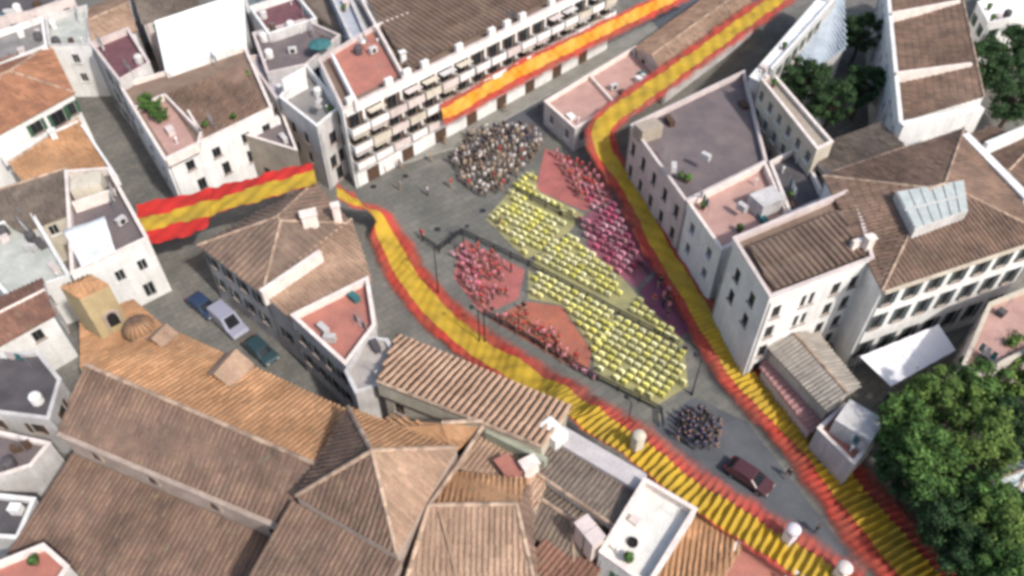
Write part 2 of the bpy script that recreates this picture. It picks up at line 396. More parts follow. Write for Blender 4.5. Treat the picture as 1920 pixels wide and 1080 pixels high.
    if roof == 'flat' and antenna:
        area = abs(sum(poly[i][0] * poly[(i + 1) % n][1] - poly[(i + 1) % n][0] * poly[i][1] for i in range(n))) / 2; cI = centroid(ii)
        e0 = (Vector(poly[1]) - Vector(poly[0])).normalized(); X = Vector((e0.x, e0.y, 0)); Y = Vector((-e0.y, e0.x, 0))
        for k in range(min(6, int(area / 14))):
            i = rnd.randrange(n); v = Vector(ii[i]).lerp(Vector(ii[(i + 1) % n]), rnd.random()).lerp(cI, rnd.uniform(0, .25)); z3 = Vector((v.x, v.y, h)); t = rnd.random()
            if t < .4:
                s = (rnd.uniform(.6, 1.6), rnd.uniform(.5, .9), rnd.uniform(.4, .9)); MB().box(z3 + Vector((0, 0, s[2] / 2)), s, (X, Y)).box(z3 + Vector((0, 0, s[2] + .02)), (s[0] + .08, s[1] + .08, .05), (X, Y)).part('storage_box', [PALE, WHITE, TEAL, FDARK, DOORM, PINKW][rnd.randrange(6)], root)
            elif t < .6:
                MB().lathe(z3, [(.5, 0), (.55, .1), (.55, 1.0), (.4, 1.2), (.1, 1.25)], 12).part('water_tank', [WHITE, FDARK, PALE][rnd.randrange(3)], root)
            elif t < .8:
                q = MB().lathe(z3, [(.2, 0), (.28, .35), (.24, .35), (.2, .3)], 8).part('plant_pot', TRED, root); lf = MB(); 
                for e in range(60):
                    d3 = Vector((rnd.gauss(0, 1), rnd.gauss(0, 1), rnd.gauss(0, 1))).normalized(); c3 = z3 + Vector((0, 0, .75)) + d3 * rnd.uniform(.2, .45); u3 = d3.orthogonal() * .16; w3 = d3.cross(u3)
                    lf.poly([c3 - u3, c3 - w3 * .6, c3 + u3, c3 + w3 * .6])
                lf.part('leaves', LEAF1, q, kind='stuff')
            else:
                ln = rnd.uniform(2, 3.2); lw = MB()
                for sg in (-1, 1): lw.tube(z3 + X * sg * ln / 2, z3 + X * sg * ln / 2 + Vector((0, 0, 1.9)), .03, n=5)
                lw.tube(z3 - X * ln / 2 + Vector((0, 0, 1.85)), z3 + X * ln / 2 + Vector((0, 0, 1.85)), .012, n=4); lo = lw.part('clothes_line', ALU, root)
                for e in range(3):
                    MB().box(z3 + X * ((e - 1) * ln * .28) + Vector((0, 0, 1.35)), (ln * .2, .03, 1.0), (X, Y)).part('laundry', [SHEETW, PINKW, PALE, TEAL][rnd.randrange(4)], lo)
    for p, ax, o in wlist:
        add_window(root, (p.x, p.y, o[2]), Vector((ax.x, ax.y, 0)), o[1] - o[0], o[3] - o[2], kind)
    return root
def chimney(root, x, y, z, size=(.7, .6), hgt=1.4, ang=30, m=None, cap='slab'):
    p = P(x, y, z); X = Vector((math.cos(R(ang)), math.sin(R(ang)), 0)); Y = Vector((-X.y, X.x, 0))
    st = MB().box(p + Vector((0, 0, hgt / 2 - .5)), (size[0], size[1], hgt + 1), (X, Y)).part('chimney', m or WHITE, root)
    cp = MB(); zt = p.z + hgt
    if cap == 'slab':
        for sx in (-1, 1):
            for sy in (-1, 1): cp.box(p + X * sx * size[0] * .36 + Y * sy * size[1] * .34 + Vector((0, 0, hgt + .13)), (.16, .14, .26), (X, Y))
        cp.box(p + Vector((0, 0, hgt + .30)), (size[0] + .2, size[1] + .2, .09), (X, Y))
    else:                                                      # domed cap on short posts
        r = size[0] * .66
        for sx in (-1, 1):
            for sy in (-1, 1): cp.box(p + X * sx * size[0] * .4 + Y * sy * size[1] * .4 + Vector((0, 0, hgt + .2)), (.2, .2, .4), (X, Y))
        cp.lathe(p + Vector((0, 0, hgt + .4)), [(r, 0), (r * 1.02, .1), (r * .8, .26), (r * .45, .36), (r * .05, .4)], 12)
    cp.part('cap', m or WHITE, st); return st
def wallline(root, name, a, b, z0, z1, t, m, label=None):
    """a low wall between two measured points at height z1"""
    A, B = P(*a, z1), P(*b, z1); d = (B - A); L = d.length; d.normalize(); Y = Vector((-d.y, d.x, 0))
    return MB().box((A + B) / 2 + Vector((0, 0, (z0 - z1) / 2)), (L, t, z1 - z0), (d, Y)).part(name, m, root, label=label)

# ------------------------------------------------------------------ ground, plaza, road, kerbs
MB().poly([(-700, -500, 0), (700, -500, 0), (700, 900, 0), (-700, 900, 0)]).top('ground', GROUNDM, (0, 0, 0), kind='structure')
def sheet(name, px, z, m):
    pts = ccw([(P(x, y, z).x, P(x, y, z).y) for x, y in px])
    return MB().poly([(x, y, z) for x, y in pts]).top(name, m, (0, 0, 0), kind='structure')
sheet('plaza', [(655, 345), (850, 280), (960, 210), (1090, 250), (1240, 470), (1390, 720), (1290, 800), (1200, 800), (880, 640), (740, 470)], .004, PLAZAM)
sheet('road', [(1225, 800), (1300, 745), (1400, 790), (1700, 1180), (1600, 1250), (1440, 1000)], .008, ASPH)
sheet('road', [(830, 300), (1110, 110), (1500, -140), (1620, -120), (1090, 210), (1010, 260)], .006, ASPH)
# raised pavement along the apartment block with its kerb
kb = [P(660, 336), P(852, 278), P(1240, 60), P(1200, 20), P(815, 245), P(650, 325)]
q = ccw([(p.x, p.y) for p in kb])
pv = MB().prism(q, 0, .13).top('pavement', mat('pavement_slabs', (.25, .24, .215), (.19, .185, .165), .5), (0, 0, 0), kind='structure')
ORG[pv] = Vector((0, 0, 0))
for (a, b) in (((660, 336), (852, 278)), ((852, 278), (1240, 60))):
    A, B = P(*a), P(*b); n = max(1, int((B - A).length / 2.0)); d = (B - A) / n; ax = d.normalized(); Y = Vector((-ax.y, ax.x, 0))
    for i in range(n):
        MB().box(A + d * (i + .5) - Y * .02 + Vector((0, 0, .075)), (d.length - .02, .22, .15), (ax, Y)).part('kerb_stone', KERBM, pv)

for x, y in ((760, 330), (905, 395), (700, 350), (820, 430)):
    q = P(x, y, .01); mh = MB().lathe((q.x, q.y, .006), [(.42, 0), (.42, .012), (.36, .012), (.35, .004)], 14).top('manhole_cover', METAL, (q.x, q.y, 0), kind='structure')
# ------------------------------------------------------------------ the long apartment block with balconies
AAH = 11.4
aa = house('apartment_block', 'long white apartment block with three rows of balconies above the plaza', [(598, 118), (643, 213), (1150, -38), (1060, -160)],
           AAH, 'flat', WHITE, FBROWN, par=.5, cop=PINKW, cat='building', wins={0: [(.3, 8, 1, 1.4), (.7, 8, 1, 1.4), (.3, 5, 1, 1.4), (.7, 5, 1, 1.4), (.5, 2, 1, 1.4)],
           1: [((i + .5) / 17, z, 1.5, 1.9) for i in range(17) for z in (8.75, 6.25, 3.75)]})
pl = list(aa['poly']); A, B = Vector((pl[2], pl[3])), Vector((pl[4], pl[5])); ax = (B - A).normalized(); out = Vector((ax.y, -ax.x))
L = (B - A).length; X, Y = Vector((ax.x, ax.y, 0)), Vector((-out.x, -out.y, 0))
for fl, z in enumerate((8.6, 6.1, 3.6)):
    for i in range(17):
        c = A + ax * L * (i + .5) / 17 + out * .62; c = Vector((c.x, c.y, z)); bw = L / 17 * rnd.choice((.88, .92, .94))
        sl_ = MB().box(c + Vector((0, 0, -.06)), (bw, 1.24, .16), (X, Y)).part('balcony', PINKW, aa)
        rl = MB(); o3 = Vector((out.x, out.y, 0)) * .56
        rl.box(c + o3 + Vector((0, 0, .48)), (bw, .10, .88), (X, Y))
        for s in (-1, 1): rl.box(c + X * s * (bw / 2 - .05) + Vector((0, 0, .48)), (.08, 1.0, .82), (X, Y))
        rl.part('railing', [WHITE, PINKW, CREAM][rnd.randrange(3)], sl_)
        if rnd.random() < .35:
            aw = MB().box(c + Vector((out.x, out.y, 0)) * .1 + Vector((0, 0, 1.95)), (bw * .9, 1.0, .05), (X, Y, Vector((out.x * .35, out.y * .35, 1)).normalized()))
            aw.part('awning', [CREAM, PALE, PINKW][rnd.randrange(3)], aa)
for i in range(17):
    if i % 2 == 0 or rnd.random() < .4:
        c = A + ax * L * (i + .5) / 17 - out * .3
        MB().box((c.x, c.y, AAH + 1.0), (1.1, .5, 1.0), (X, Y)).part('parapet_pier', WHITE, aa)
for i in range(0, 16, 2):
    c = A + ax * L * (i + 1) / 17 + out * .02
    MB().box((c.x, c.y, 1.0), (1.9, .06, 2.0), (X, Y)).part('door', DOORM, aa)
# red terrace, dividing wall and ribbed roof on top of it
fl = [P(612, 106, AAH + .03), P(655, 186, AAH + .03), P(748, 142, AAH + .03), P(694, 58, AAH + .03)]
MB().poly(fl).part('terrace_floor', FRED, aa)
wallline(aa, 'dividing_wall', (672, -14), (757, 142), AAH, AAH + .9, .35, COPING)
wallline(aa, 'dividing_wall', (700, 48), (768, 22), AAH, AAH + 1.0, .35, COPING)
wallline(aa, 'dividing_wall', (622, 100), (668, 190), AAH, AAH + 1.2, .4, WHITE)
rb = [P(688, 0, AAH + 1.3), P(764, 128, AAH + .35), P(1130, -52, AAH + .35), P(1065, -150, AAH + 1.3)]
rbo = MB().poly(rb).part('ribbed_roof', TGREY, aa)
for r in tile_rows(rb, .8, 3.2, .5, each=True): r.part('tile_row', TBROWN, rbo)
chimney(aa, 757, 118, AAH, hgt=1.3, m=WHITE)

# ------------------------------------------------------------------ houses on the upper left
h = house('corner_house', 'white corner house with grey walled terrace beside the apartment block', [(527, 196), (597, 252), (642, 214), (578, 134)], 8.6,
          'flat', PALE, FGREY, par=1.1, cop=WHITE, wins={0: [(.25, 5.6, 1, 1.5), (.6, 5.6, 1, 1.5), (.25, 2.6, 1, 1.5), (.6, 2.6, 1, 1.5)], 1: [(.5, 5.8, 1.3, 1.7), (.35, 2.6, 1.2, 1.7), (.7, 2.6, 1, 1.7), (.5, .2, 1.2, 2)]})
MB().box(P(553, 158, 10.0), (3.6, .25, 3.0), (Vector((.63, .77, 0)), Vector((-.77, .63, 0)))).part('terrace_wall', WHITE, h)
house('terrace_house', 'small house with mauve terrace, curved pink wall and teal parasol', [(476, 72), (503, 148), (577, 132), (640, 76), (572, 46)], 9.0, 'flat', PALE, FDUSK, par=.8, cop=PINKW, skip=.5)
house('terrace_house', 'narrow pale house with plain lilac roof left of the corner house', [(463, 112), (522, 196), (552, 170), (505, 108)], 8.2, 'flat', PALE, mat('lilac_roof', (.44, .40, .44), None, .5), par=.5, cop=PINKW)
house('terrace_house', 'house with dark maroon terrace at the top left of the apartment block', [(470, 24), (506, 76), (596, 46), (556, -4)], 9.4, 'flat', PALE, FMAROON, par=.9, cop=WHITE, skip=.6)
h = house('terrace_house', 'cream house with dark brown roof near the top edge above the maroon terrace', [(530, -30), (560, 6), (640, 60), (660, -10)], 8.6, 'shed', CREAM, TGREY, rise=1.2, ridge=3)
house('terrace_house', 'narrow bluish white house strip beside the red terrace', [(606, -34), (664, 92), (702, 104), (642, -34)], 10.6, 'flat', mat('bluish_plaster', (.55, .57, .62), None, .5, streak=.15), mat('bluish_roof', (.45, .47, .53), None, .5), par=.6, cop=PALE)
house('terrace_house', 'narrow grey roofed house between bluish strip and ribbed roof', [(644, -36), (704, 106), (748, 128), (676, -16)], 10.9, 'flat', PALE, FGREY, par=.3)
h = house('warehouse', 'large hall with a plain bright white sheet roof', [(291, 42), (312, 136), (462, 84), (456, -12)], 9.4, 'flat', WHITE, SHEETW, par=.12, cop=SHEETW, wins=None, cat='warehouse', antenna=False)
ex = MB(); pq = list(h['poly'])
wv = [Vector((pq[2 * i], pq[2 * i + 1])) for i in range(4)]
for i in range(14):
    a, b = wv[0].lerp(wv[3], (i + .5) / 14), wv[1].lerp(wv[2], (i + .5) / 14); d = (b - a).normalized()
    MB().box(((a + b).x / 2, (a + b).y / 2, 9.43), ((b - a).length - .9, .06, .05), (Vector((d.x, d.y, 0)), Vector((-d.y, d.x, 0)))).part('roof_seam', SHEETW, h)
house('terrace_house', 'house with square maroon terrace and pinkish white parapet beside the white hall', [(173, 91), (227, 162), (285, 128), (244, 62)], 9.4, 'flat', PALE, FMAROON, par=.8, cop=PINKW, skip=.3)
C = house('street_house', 'white house with planted roof terrace along the narrow left street', [(226, 166), (311, 306), (512, 208), (462, 94)], 8.6, 'flat', WHITE, FBROWN, par=.45, cop=COPING,
          wins={0: [(.12, 5.6, .9, 1.4), (.32, 5.6, .9, 1.4), (.55, 5.6, .9, 1.4), (.8, 5.4, .9, 1.4), (.4, 2.4, .9, 1.4), (.7, 2.4, .9, 1.4)],
                'k': 0, 1: [(.18, 6.2, 1.1, 1.3), (.42, 6.2, 1.1, 1.3), (.70, 6.2, 1.1, 1.3), (.9, 6.0, 1.1, 1.3), (.22, 2.9, 1.1, 1.6), (.46, 3.3, 1.0, 1.7), (.7, 3.2, 1.0, 1.7), (.9, 3.2, 1, 1.7)]}, kind='plain')
rc = [P(300, 176, 8.75), P(378, 262, 8.7), P(440, 232, 8.7), P(470, 150, 10.0), P(452, 112, 10.0), P(330, 150, 9.9)]
cr = MB().poly([P(305, 180, 8.7), P(380, 268, 8.7), P(500, 206, 8.7), P(455, 112, 10.2), P(330, 150, 10.2)][0:1] + [P(380, 268, 8.75), P(498, 208, 8.75), P(452, 120, 10.4)]).part('tiled_slope', TBROWN, C)
tile_rows([P(305, 180, 8.75), P(380, 268, 8.75), P(498, 208, 8.75), P(452, 120, 10.4)], .45).part('roof_tiles', TBROWN, cr, kind='stuff')
for a, b in (((252, 200), (308, 176)), ((308, 176), (376, 246)), ((376, 246), (370, 272)), ((370, 272), (312, 300)), ((352, 206), (376, 246))):
    wallline(C, 'terrace_wall', a, b, 8.6, 9.5, .28, COPING)
MB().poly([P(262, 208, 8.64), P(318, 292, 8.64), P(366, 268, 8.64), P(318, 190, 8.64)]).part('terrace_floor', FPINK, C)
house('street_house', 'pale house with small beige terrace at the bend by the red and yellow banner', [(448, 244), (462, 262), (560, 292), (524, 196)], 6.4, 'flat', BEIGE, FDUSK, par=.7, cop=COPING)
D = house('hipped_house', 'white house with orange tiled hip roof at the left edge', [(-70, 286), (136, 174), (92, 86), (-70, 130)], 7.8, 'hip', WHITE, TORANGE, rise=2.2, ridge=1, hipin=.7,
          wins={0: [(.60, 5.2, 1.5, 1.6), (.80, 4.7, 1.8, 2.0), (.94, 5.0, 1.0, 1.8), (.6, 2, 1.2, 1.5), (.8, 1.6, 1.2, 1.6)], 1: [(.3, 5, 1, 1.4), (.7, 5, 1, 1.4)]})
E1 = house('low_house', 'low house with tan and brown shed roof below the orange hip roof', [(28, 316), (78, 384), (216, 336), (150, 236)], 5.0, 'shed', WHITE, TTAN, rise=.9, ridge=3, wins='auto', bay=2.4)
wallline(E1, 'party_wall', (0, 292), (146, 226), 4.6, 6.1, .35, WHITE)
wallline(E1, 'party_wall', (152, 232), (218, 330), 4.6, 6.0, .3, WHITE)
chimney(E1, 105, 262, 5.6, hgt=1.2)
E3 = house('low_house', 'brown roofed house behind the grey terrace at the left edge', [(-40, 386), (44, 432), (138, 396), (128, 332)], 6.0, 'shed', CREAM, TGREY, rise=1.0, ridge=3)
E2 = house('terrace_house', 'white house with broad grey walled terrace facing the church', [(128, 332), (140, 526), (283, 458), (210, 326)], 7.2, 'flat', WHITE, FDUSK, par=.9, cop=COPING,
           wins={1: [(.2, 4.4, 1, 1.5), (.5, 4.4, 1, 1.5), (.8, 4.4, 1, 1.5), (.25, 1.2, 1, 1.6), (.75, .6, 1.2, 2)], 2: []})
wallline(E2, 'terrace_wall', (134, 380), (206, 356), 7.2, 8.6, .3, COPING)
MB().box(P(168, 352, 8.2), (3.2, 2.6, 2.2), (Vector((.95, .3, 0)), Vector((-.3, .95, 0)))).part('stair_hut', CREAM, E2)
E4 = house('terrace_house', 'low pale house with cluttered light terrace at the left edge', [(-60, 470), (20, 566), (138, 528), (60, 396)], 5.4, 'flat', WHITE, FPALE, par=.8, cop=WHITE)
E5 = house('low_house', 'house with long maroon tiled roof and bright front wall at the left edge', [(-60, 678), (98, 590), (76, 526), (-60, 588)], 6.6, 'gable', WHITE, TRED, rise=.9, ridge=1, cop=COPING)
H1 = house('low_house', 'low house with dark grey roof at the left edge beside the church', [(-60, 772), (96, 792), (118, 716), (76, 664), (-60, 672)], 5.4, 'flat', PALE, FDARK, par=.4, cop=PALE)
H2 = house('low_house', 'low house with mauve roof and white walls at the lower left edge', [(-60, 920), (64, 880), (100, 836), (-60, 800)], 4.6, 'flat', PALE, FDUSK, par=.5, cop=COPING)
H4 = house('low_house', 'small bluish white house at the left edge below the mauve roof', [(-60, 1010), (40, 1016), (72, 940), (-60, 925)], 4.2, 'flat', PALE, FDARK, par=.5, cop=WHITE)
H3 = house('low_house', 'house with red terrace and pink coping in the lower left corner', [(-60, 1130), (96, 1128), (136, 1068), (88, 1026), (-60, 1086)], 6.0, 'flat', PALE, FRED, par=.6, cop=COPING)
G1 = house('terrace_house', 'pale grey terrace house at the left edge behind the orange hip roof', [(-30, 78), (-20, 140), (92, 94), (84, 40)], 8.0, 'flat', WHITE, FGREY, par=.7, cop=WHITE, skip=.4)
house('terrace_house', 'house with pale green grey terrace near the top left corner', [(88, 40), (96, 94), (174, 92), (166, 18)], 7.6, 'flat', WHITE, FPALE, par=.7, cop=PALE, skip=.4)
house('low_house', 'house with faded pinkish tile roof above the maroon terrace', [(170, 16), (178, 90), (252, 58), (238, -14)], 8.2, 'gable', WHITE, TPINK, rise=1.2, ridge=0)
G2 = house('low_house', 'dark brown roofed house on the top left edge', [(-20, 44), (60, 28), (140, 0), (90, -40), (-20, -20)], 9.2, 'flat', PINKW, FDARK, par=.5, cop=PINKW)
G3 = house('low_house', 'brown tiled house behind the bright white hall on the top edge', [(238, -60), (268, 42), (372, 6), (350, -60)], 8.4, 'shed', PINKW, TGREY, rise=1.4, ridge=3)
G4 = house('low_house', 'teal grey roofed house between the white hall and the maroon terrace', [(452, -40), (466, 30), (545, -6), (530, -50)], 8.0, 'flat', PALE, mat('teal_grey_roof', (.16, .20, .20), None, .5), par=.5, cop=PALE)

# ------------------------------------------------------------------ houses between the church lane and the plaza
J1 = house('hipped_house', 'brown hip roofed house on the lane corner under the yellow banner', [(378, 460), (492, 548), (655, 420), (588, 346)], 8.0, 'hip', PALE, TBROWN, rise=2.2, ridge=1, hipin=.9, spacing=.72, each=True, under=TGREY,
           wins={0: [((i + .5) / 4, z, .9, 1.4) for i in range(4) for z in (5.6, 2.4)]}, kind='shutter')
wallline(J1, 'party_wall', (488, 546), (600, 470), 7.4, 9.4, .5, COPING)
chimney(J1, 582, 418, 9.4, (1.6, 1.0), 1.1, 20, COPING); chimney(J1, 632, 404, 9.2, (.8, .7), 1.2, 20, COPING)
J1b = house('terrace_house', 'house with flat pinkish brown roof behind the red terrace', [(494, 550), (552, 600), (692, 524), (658, 424)], 7.6, 'shed', PALE, TPINK, rise=.5, ridge=3, kind='shutter')
J2 = house('terrace_house', 'house with large salmon red terrace above the church lane', [(548, 600), (668, 738), (706, 616), (692, 528)][:1] + [(650, 694), (706, 618), (692, 528)], 7.8, 'flat', PALE, FRED, par=.7, cop=COPING,
           wins={0: [((i + .5) / 4, z, .9, 1.4) for i in range(4) for z in (5.2, 2.0)]}, kind='shutter')
J3 = house('stair_tower', 'pale rounded stair tower between the salmon terrace and the striped roof', [(648, 700), (668, 742), (722, 722), (748, 678), (728, 640), (690, 636)], 8.0, 'flat', PALE, mat('pale_stair_roof', (.42, .38, .35), None, .5), par=.3, cop=PALE, wins=None, cat='building')
K = house('long_house', 'long house with striped tan tile rows beside the plaza', [(718, 738), (1012, 856), (1066, 764), (746, 630)], 8.2, 'shed', CREAM, mat('pale_striped_tile', (.44, .29, .20), (.34, .215, .145), .5, island=.2), rise=2.0, ridge=0, spacing=.62, each=True, under=mat('dark_tile_bed', (.10, .065, .045), None, .6))
Lh = house('flat_house', 'house with brown roof and broad pale wall top below the striped roof', [(1000, 888), (1152, 992), (1206, 904), (1046, 806)], 7.6, 'shed', WHITE, TGREY, rise=.9, ridge=0)
wallline(Lh, 'broad_parapet', (1048, 812), (1204, 904), 6.5, 8.4, 1.7, mat('pale_lilac_wall_top', (.52, .48, .48), None, .5))
MB().box(P(1036, 815, 8.6), (1.5, 2.2, 1.8), (Vector((.75, .66, 0)), Vector((-.66, .75, 0)))).part('roof_hatch', WHITE, Lh)
chimney(Lh, 1192, 846, 7.6, (.85, .75), 2.0, 30, CREAM, 'dome')
M = house('white_house', 'white house with flat white roof terrace and bright parapets by the church', [(1122, 1044), (1214, 1110), (1304, 964), (1206, 906)], 8.4, 'flat', WHITE, mat('white_terrace', (.70, .68, .63), (.58, .56, .52), .6), par=.8, cop=COPING)
MB().lathe(P(1186, 1018, 8.4), [(.42, 0), (.42, .2), (.32, .2), (.3, .06)], 14).part('round_skylight', BLACKIN, M)
for k, (x, y) in enumerate(((1094, 1004), (1112, 1026))): chimney(M, x, y, 8.4, (1.1, .9), 1.6, 35, PINKW)
M2 = house('terrace_house', 'small house with red terrace behind the white roof terrace', [(1208, 902), (1276, 958), (1306, 938), (1246, 868)], 6.6, 'flat', WHITE, FRED, par=.7, cop=COPING)
O1 = house('low_house', 'tan tiled house on the bottom edge beside the white terrace', [(1216, 1112), (1330, 1120), (1392, 1012), (1308, 966)], 7.4, 'shed', CREAM, TTAN, rise=1.2, ridge=0)
O2 = house('low_house', 'cream house with red roof at the bottom edge beside the street', [(1316, 1092), (1440, 1170), (1510, 1092), (1390, 1010)], 7.0, 'flat', CREAM, FRED, par=.6, cop=COPING)
chimney(O2, 1472, 1022, 6.9, (.85, .75), 2.2, 30, mat('lilac_white', (.68, .62, .66), None, .6), 'dome')
chimney(O2, 1566, 1090, 6.9, (.85, .75), 2.0, 30, COPING, 'dome')
N1 = house('hipped_house', 'house with salmon red terrace below the greenish wall by the striped roof', [(868, 884), (1000, 960), (1030, 868), (912, 806)], 8.0, 'shed', CREAM, TPINK, rise=.8, ridge=0)
wallline(N1, 'terrace_wall', (912, 806), (1024, 862), 7.6, 9.4, .5, mat('greenish_wall', (.36, .38, .30), None, .6))
MB().poly([P(925, 862, 9.4), P(962, 912, 9.4), P(984, 880, 9.4), P(950, 850, 9.4)]).part('terrace_floor', FRED, N1)
chimney(N1, 992, 886, 8.4, (1.3, .9), 1.3, 30, COPING)
N3 = house('low_house', 'brown grey roofed house between the church and the white terrace', [(950, 968), (1075, 1050), (1148, 990), (1004, 886)], 6.8, 'hip', CREAM, TGREY, rise=1.4, ridge=1)
N4 = house('low_house', 'reddish roofed house on the bottom edge below the church hip roofs', [(985, 1070), (1090, 1150), (1130, 1040), (1050, 985)], 6.6, 'shed', CREAM, TRED, rise=1.0, ridge=0)

# ------------------------------------------------------------------ houses on the right
Pp = house('corner_house', 'pinkish flat roofed corner house where the banners meet above the plaza', [(1020, 196), (1078, 248), (1246, 146), (1192, 92)], 3.2, 'flat', PALE, FPINK, par=.5, cop=COPING)
wallline(Pp, 'dividing_wall', (1106, 140), (1156, 196), 3.2, 3.8, .3, COPING)
Pq = house('terrace_house', 'pinkish brown roofed house continuing the corner row beyond the plaza', [(1194, 90), (1250, 144), (1420, 20), (1360, -30)], 4.6, 'gable', PALE, TPINK, rise=1.2, ridge=0)
Q = house('flat_house', 'large house with dark mauve flat roof beside the plaza', [(1181, 242), (1284, 386), (1436, 310), (1394, 140)], 7.6, 'flat', PINKW, FDUSK, par=.6, cop=PINKW, skip=.1,
          wins={0: [((i + .5) / 5, z, 1.0, 1.7) for i in range(5) for z in (4.8, 1.4)]})
MB().box(P(1215, 245, 8.5), (3, 1.8, 1.8), (Vector((.88, .47, 0)), Vector((-.47, .88, 0)))).part('stair_hut', BEIGE, Q)
Rr = house('terrace_house', 'house with salmon pink terrace between the dark roof and the tall white house', [(1286, 388), (1350, 480), (1476, 412), (1432, 314)], 7.8, 'flat', WHITE, FPINK, par=.8, cop=COPING)
MB().box(P(1436, 380, 8.7), (3.2, 2.4, 1.9), (Vector((.88, .47, 0)), Vector((-.47, .88, 0)))).part('stair_hut', PALE, Rr)
R2 = house('low_house', 'narrow dark roofed house behind the salmon pink terrace', [(1440, 312), (1478, 410), (1545, 380), (1500, 280)], 8.2, 'flat', CREAM, FDARK, par=.6, cop=COPING)
S = house('tall_house', 'tall white four storey house with brown ribbed roof and small windows', [(1371, 456), (1440, 568), (1634, 494), (1596, 362)], 11.8, 'flat', WHITE, FBROWN, par=.7, cop=PINKW, antenna=False, kind='plain',
          wins={0: [(.3, 9, 1, 1.5), (.7, 9, 1, 1.5), (.3, 6, 1, 1.5), (.7, 6, 1, 1.5)],
                1: [(u, z, ww, hh) for z, hh in ((9.1, 1.6), (6.2, 1.6), (3.3, 1.6), (.5, 1.7)) for u, ww in ((.12, 1.0), (.38, .55), (.46, .55), (.70, 1.0), (.88, 1.0))]})
rs = [P(1404, 462, 12.7), P(1452, 545, 11.95), P(1618, 482, 11.95), P(1578, 392, 12.7)]
rso = MB().poly(rs).part('ribbed_roof', TGREY, S)
for r in tile_rows(rs, .72, 2.5, .5, each=True): r.part('tile_row', TBROWN, rso)
wallline(S, 'terrace_wall', (1600, 452), (1642, 440), 11.8, 13.3, .4, COPING)
chimney(S, 1622, 470, 12.0, (.8, .7), 1.5, 20, COPING)
T = house('great_house', 'great white building with wide brown hip roof and glazed skylight', [(1548, 332), (1656, 540), (1960, 440), (1806, 244)], 12.2, 'hip', WHITE, TBROWN, rise=2.2, ridge=0, hipin=.55, cat='building', spacing=.5,
          wins={1: [((i + .5) / 7, z, 1.1, hh) for i in range(7) for z, hh in ((9.3, 1.9), (5.8, 2.1), (1.6, 2.2))]}, kind='shutter')
pq = list(T['poly']); a, b = Vector((pq[2], pq[3])), Vector((pq[4], pq[5])); d = (b - a).normalized(); o2 = Vector((d.y, -d.x))
MB().box((((a + b) / 2 + o2 * .22).x, ((a + b) / 2 + o2 * .22).y, 11.9), ((b - a).length, .5, .35), (Vector((d.x, d.y, 0)), Vector((-d.y, d.x, 0)))).part('cornice', CREAM, T)
sk = [P(1680, 358, 14.5), P(1716, 430, 14.5), P(1816, 394, 14.5), P(1808, 336, 14.5)]
base_ = ccw([(p.x, p.y) for p in sk]); so_ = MB().prism(base_, 12.5, 14.4).part('skylight', PALE, T)
for i in range(6):
    for j in range(2):
        bl = lambda u, v: (sk[0].lerp(sk[3], u)).lerp(sk[1].lerp(sk[2], u), v)
        MB().prism(ccw([(bl(u, v).x, bl(u, v).y) for u, v in ((i / 6 + .015, j / 2 + .03), (i / 6 + .015, j / 2 + .47), (i / 6 + .15, j / 2 + .47), (i / 6 + .15, j / 2 + .03))]), 14.42, 14.50).part('pane', CONEGLASS, so_)
vq = [P(1612, 668, 4.0), P(1670, 724, 3.6), P(1792, 656, 4.2), P(1760, 608, 4.8)]
V = empty('canopy', (vq[0].x, vq[0].y, 0), 'bright white tilted canopy in front of the great white building', 'canopy')
CANV = mat('white_canvas', (.80, .79, .82), (.74, .73, .76), .4, fine=.03)
for k in range(5):
    e = lambda u, v: vq[0].lerp(vq[3], u).lerp(vq[1].lerp(vq[2], u), v)
    u0, u1 = k / 5 + .002, (k + 1) / 5 - .002; sag = Vector((0, 0, .12))
    o = MB().poly([e(u0, 0), e(u0, 1), e((u0 + u1) / 2, 1) - sag, e((u0 + u1) / 2, 0) - sag]).poly([e((u0 + u1) / 2, 0) - sag, e((u0 + u1) / 2, 1) - sag, e(u1, 1), e(u1, 0)]).part('canvas_panel', CANV, V)
    md = o.modifiers.new('s', 'SOLIDIFY'); md.thickness = .05
for q in vq: MB().tube((q.x, q.y, 0), q - Vector((0, 0, .05)), .08, n=8).part('post', ALU, V)
U2 = house('side_wing', 'pinkish wing with small windows at the right edge above the trees', [(1800, 690), (1830, 712), (2010, 620), (1985, 520), (1850, 575)], 7.6, 'flat', PINKW, FPINK, par=.5, cop=CREAM, bay=2.2, skip=.1)
Z1 = house('low_house', 'low grey gabled house below the tall white house', [(1444, 652), (1552, 768), (1608, 722), (1532, 628)], 4.4, 'gable', CREAM, mat('pale_grey_tile', (.33, .30, .26), (.25, .22, .19), .5, island=.2), rise=.9, ridge=1, wins=None)
Z0 = house('low_house', 'low shed with pink roof beside the right hand banner', [(1430, 690), (1520, 804), (1566, 770), (1456, 652)], 2.4, 'shed', PINKW, mat('pink_roofing', (.36, .20, .19), (.29, .16, .155), .5), rise=.5, ridge=2, spacing=.6, wins=None)
Z2 = house('garden_hut', 'pale hut with red terrace at the edge of the park trees', [(1530, 808), (1598, 876), (1648, 818), (1580, 760)], 3.6, 'flat', PALE, FRED, par=.4, cop=COPING, wins=None)
MB().box(P(1606, 800, 4.6), (3.4, 3.0, 2.2), (Vector((.75, -.66, 0)), Vector((.66, .75, 0)))).part('upper_room', PALE, Z2)
W1 = house('courtyard_wing', 'cream wing with small windows in front of the dark courtyard', [(1424, 152), (1530, 286), (1560, 272), (1448, 142)], 11.6, 'flat', CREAM, BEIGE, par=.4, cop=COPING, storey=2.6, bay=2.0, skip=0)
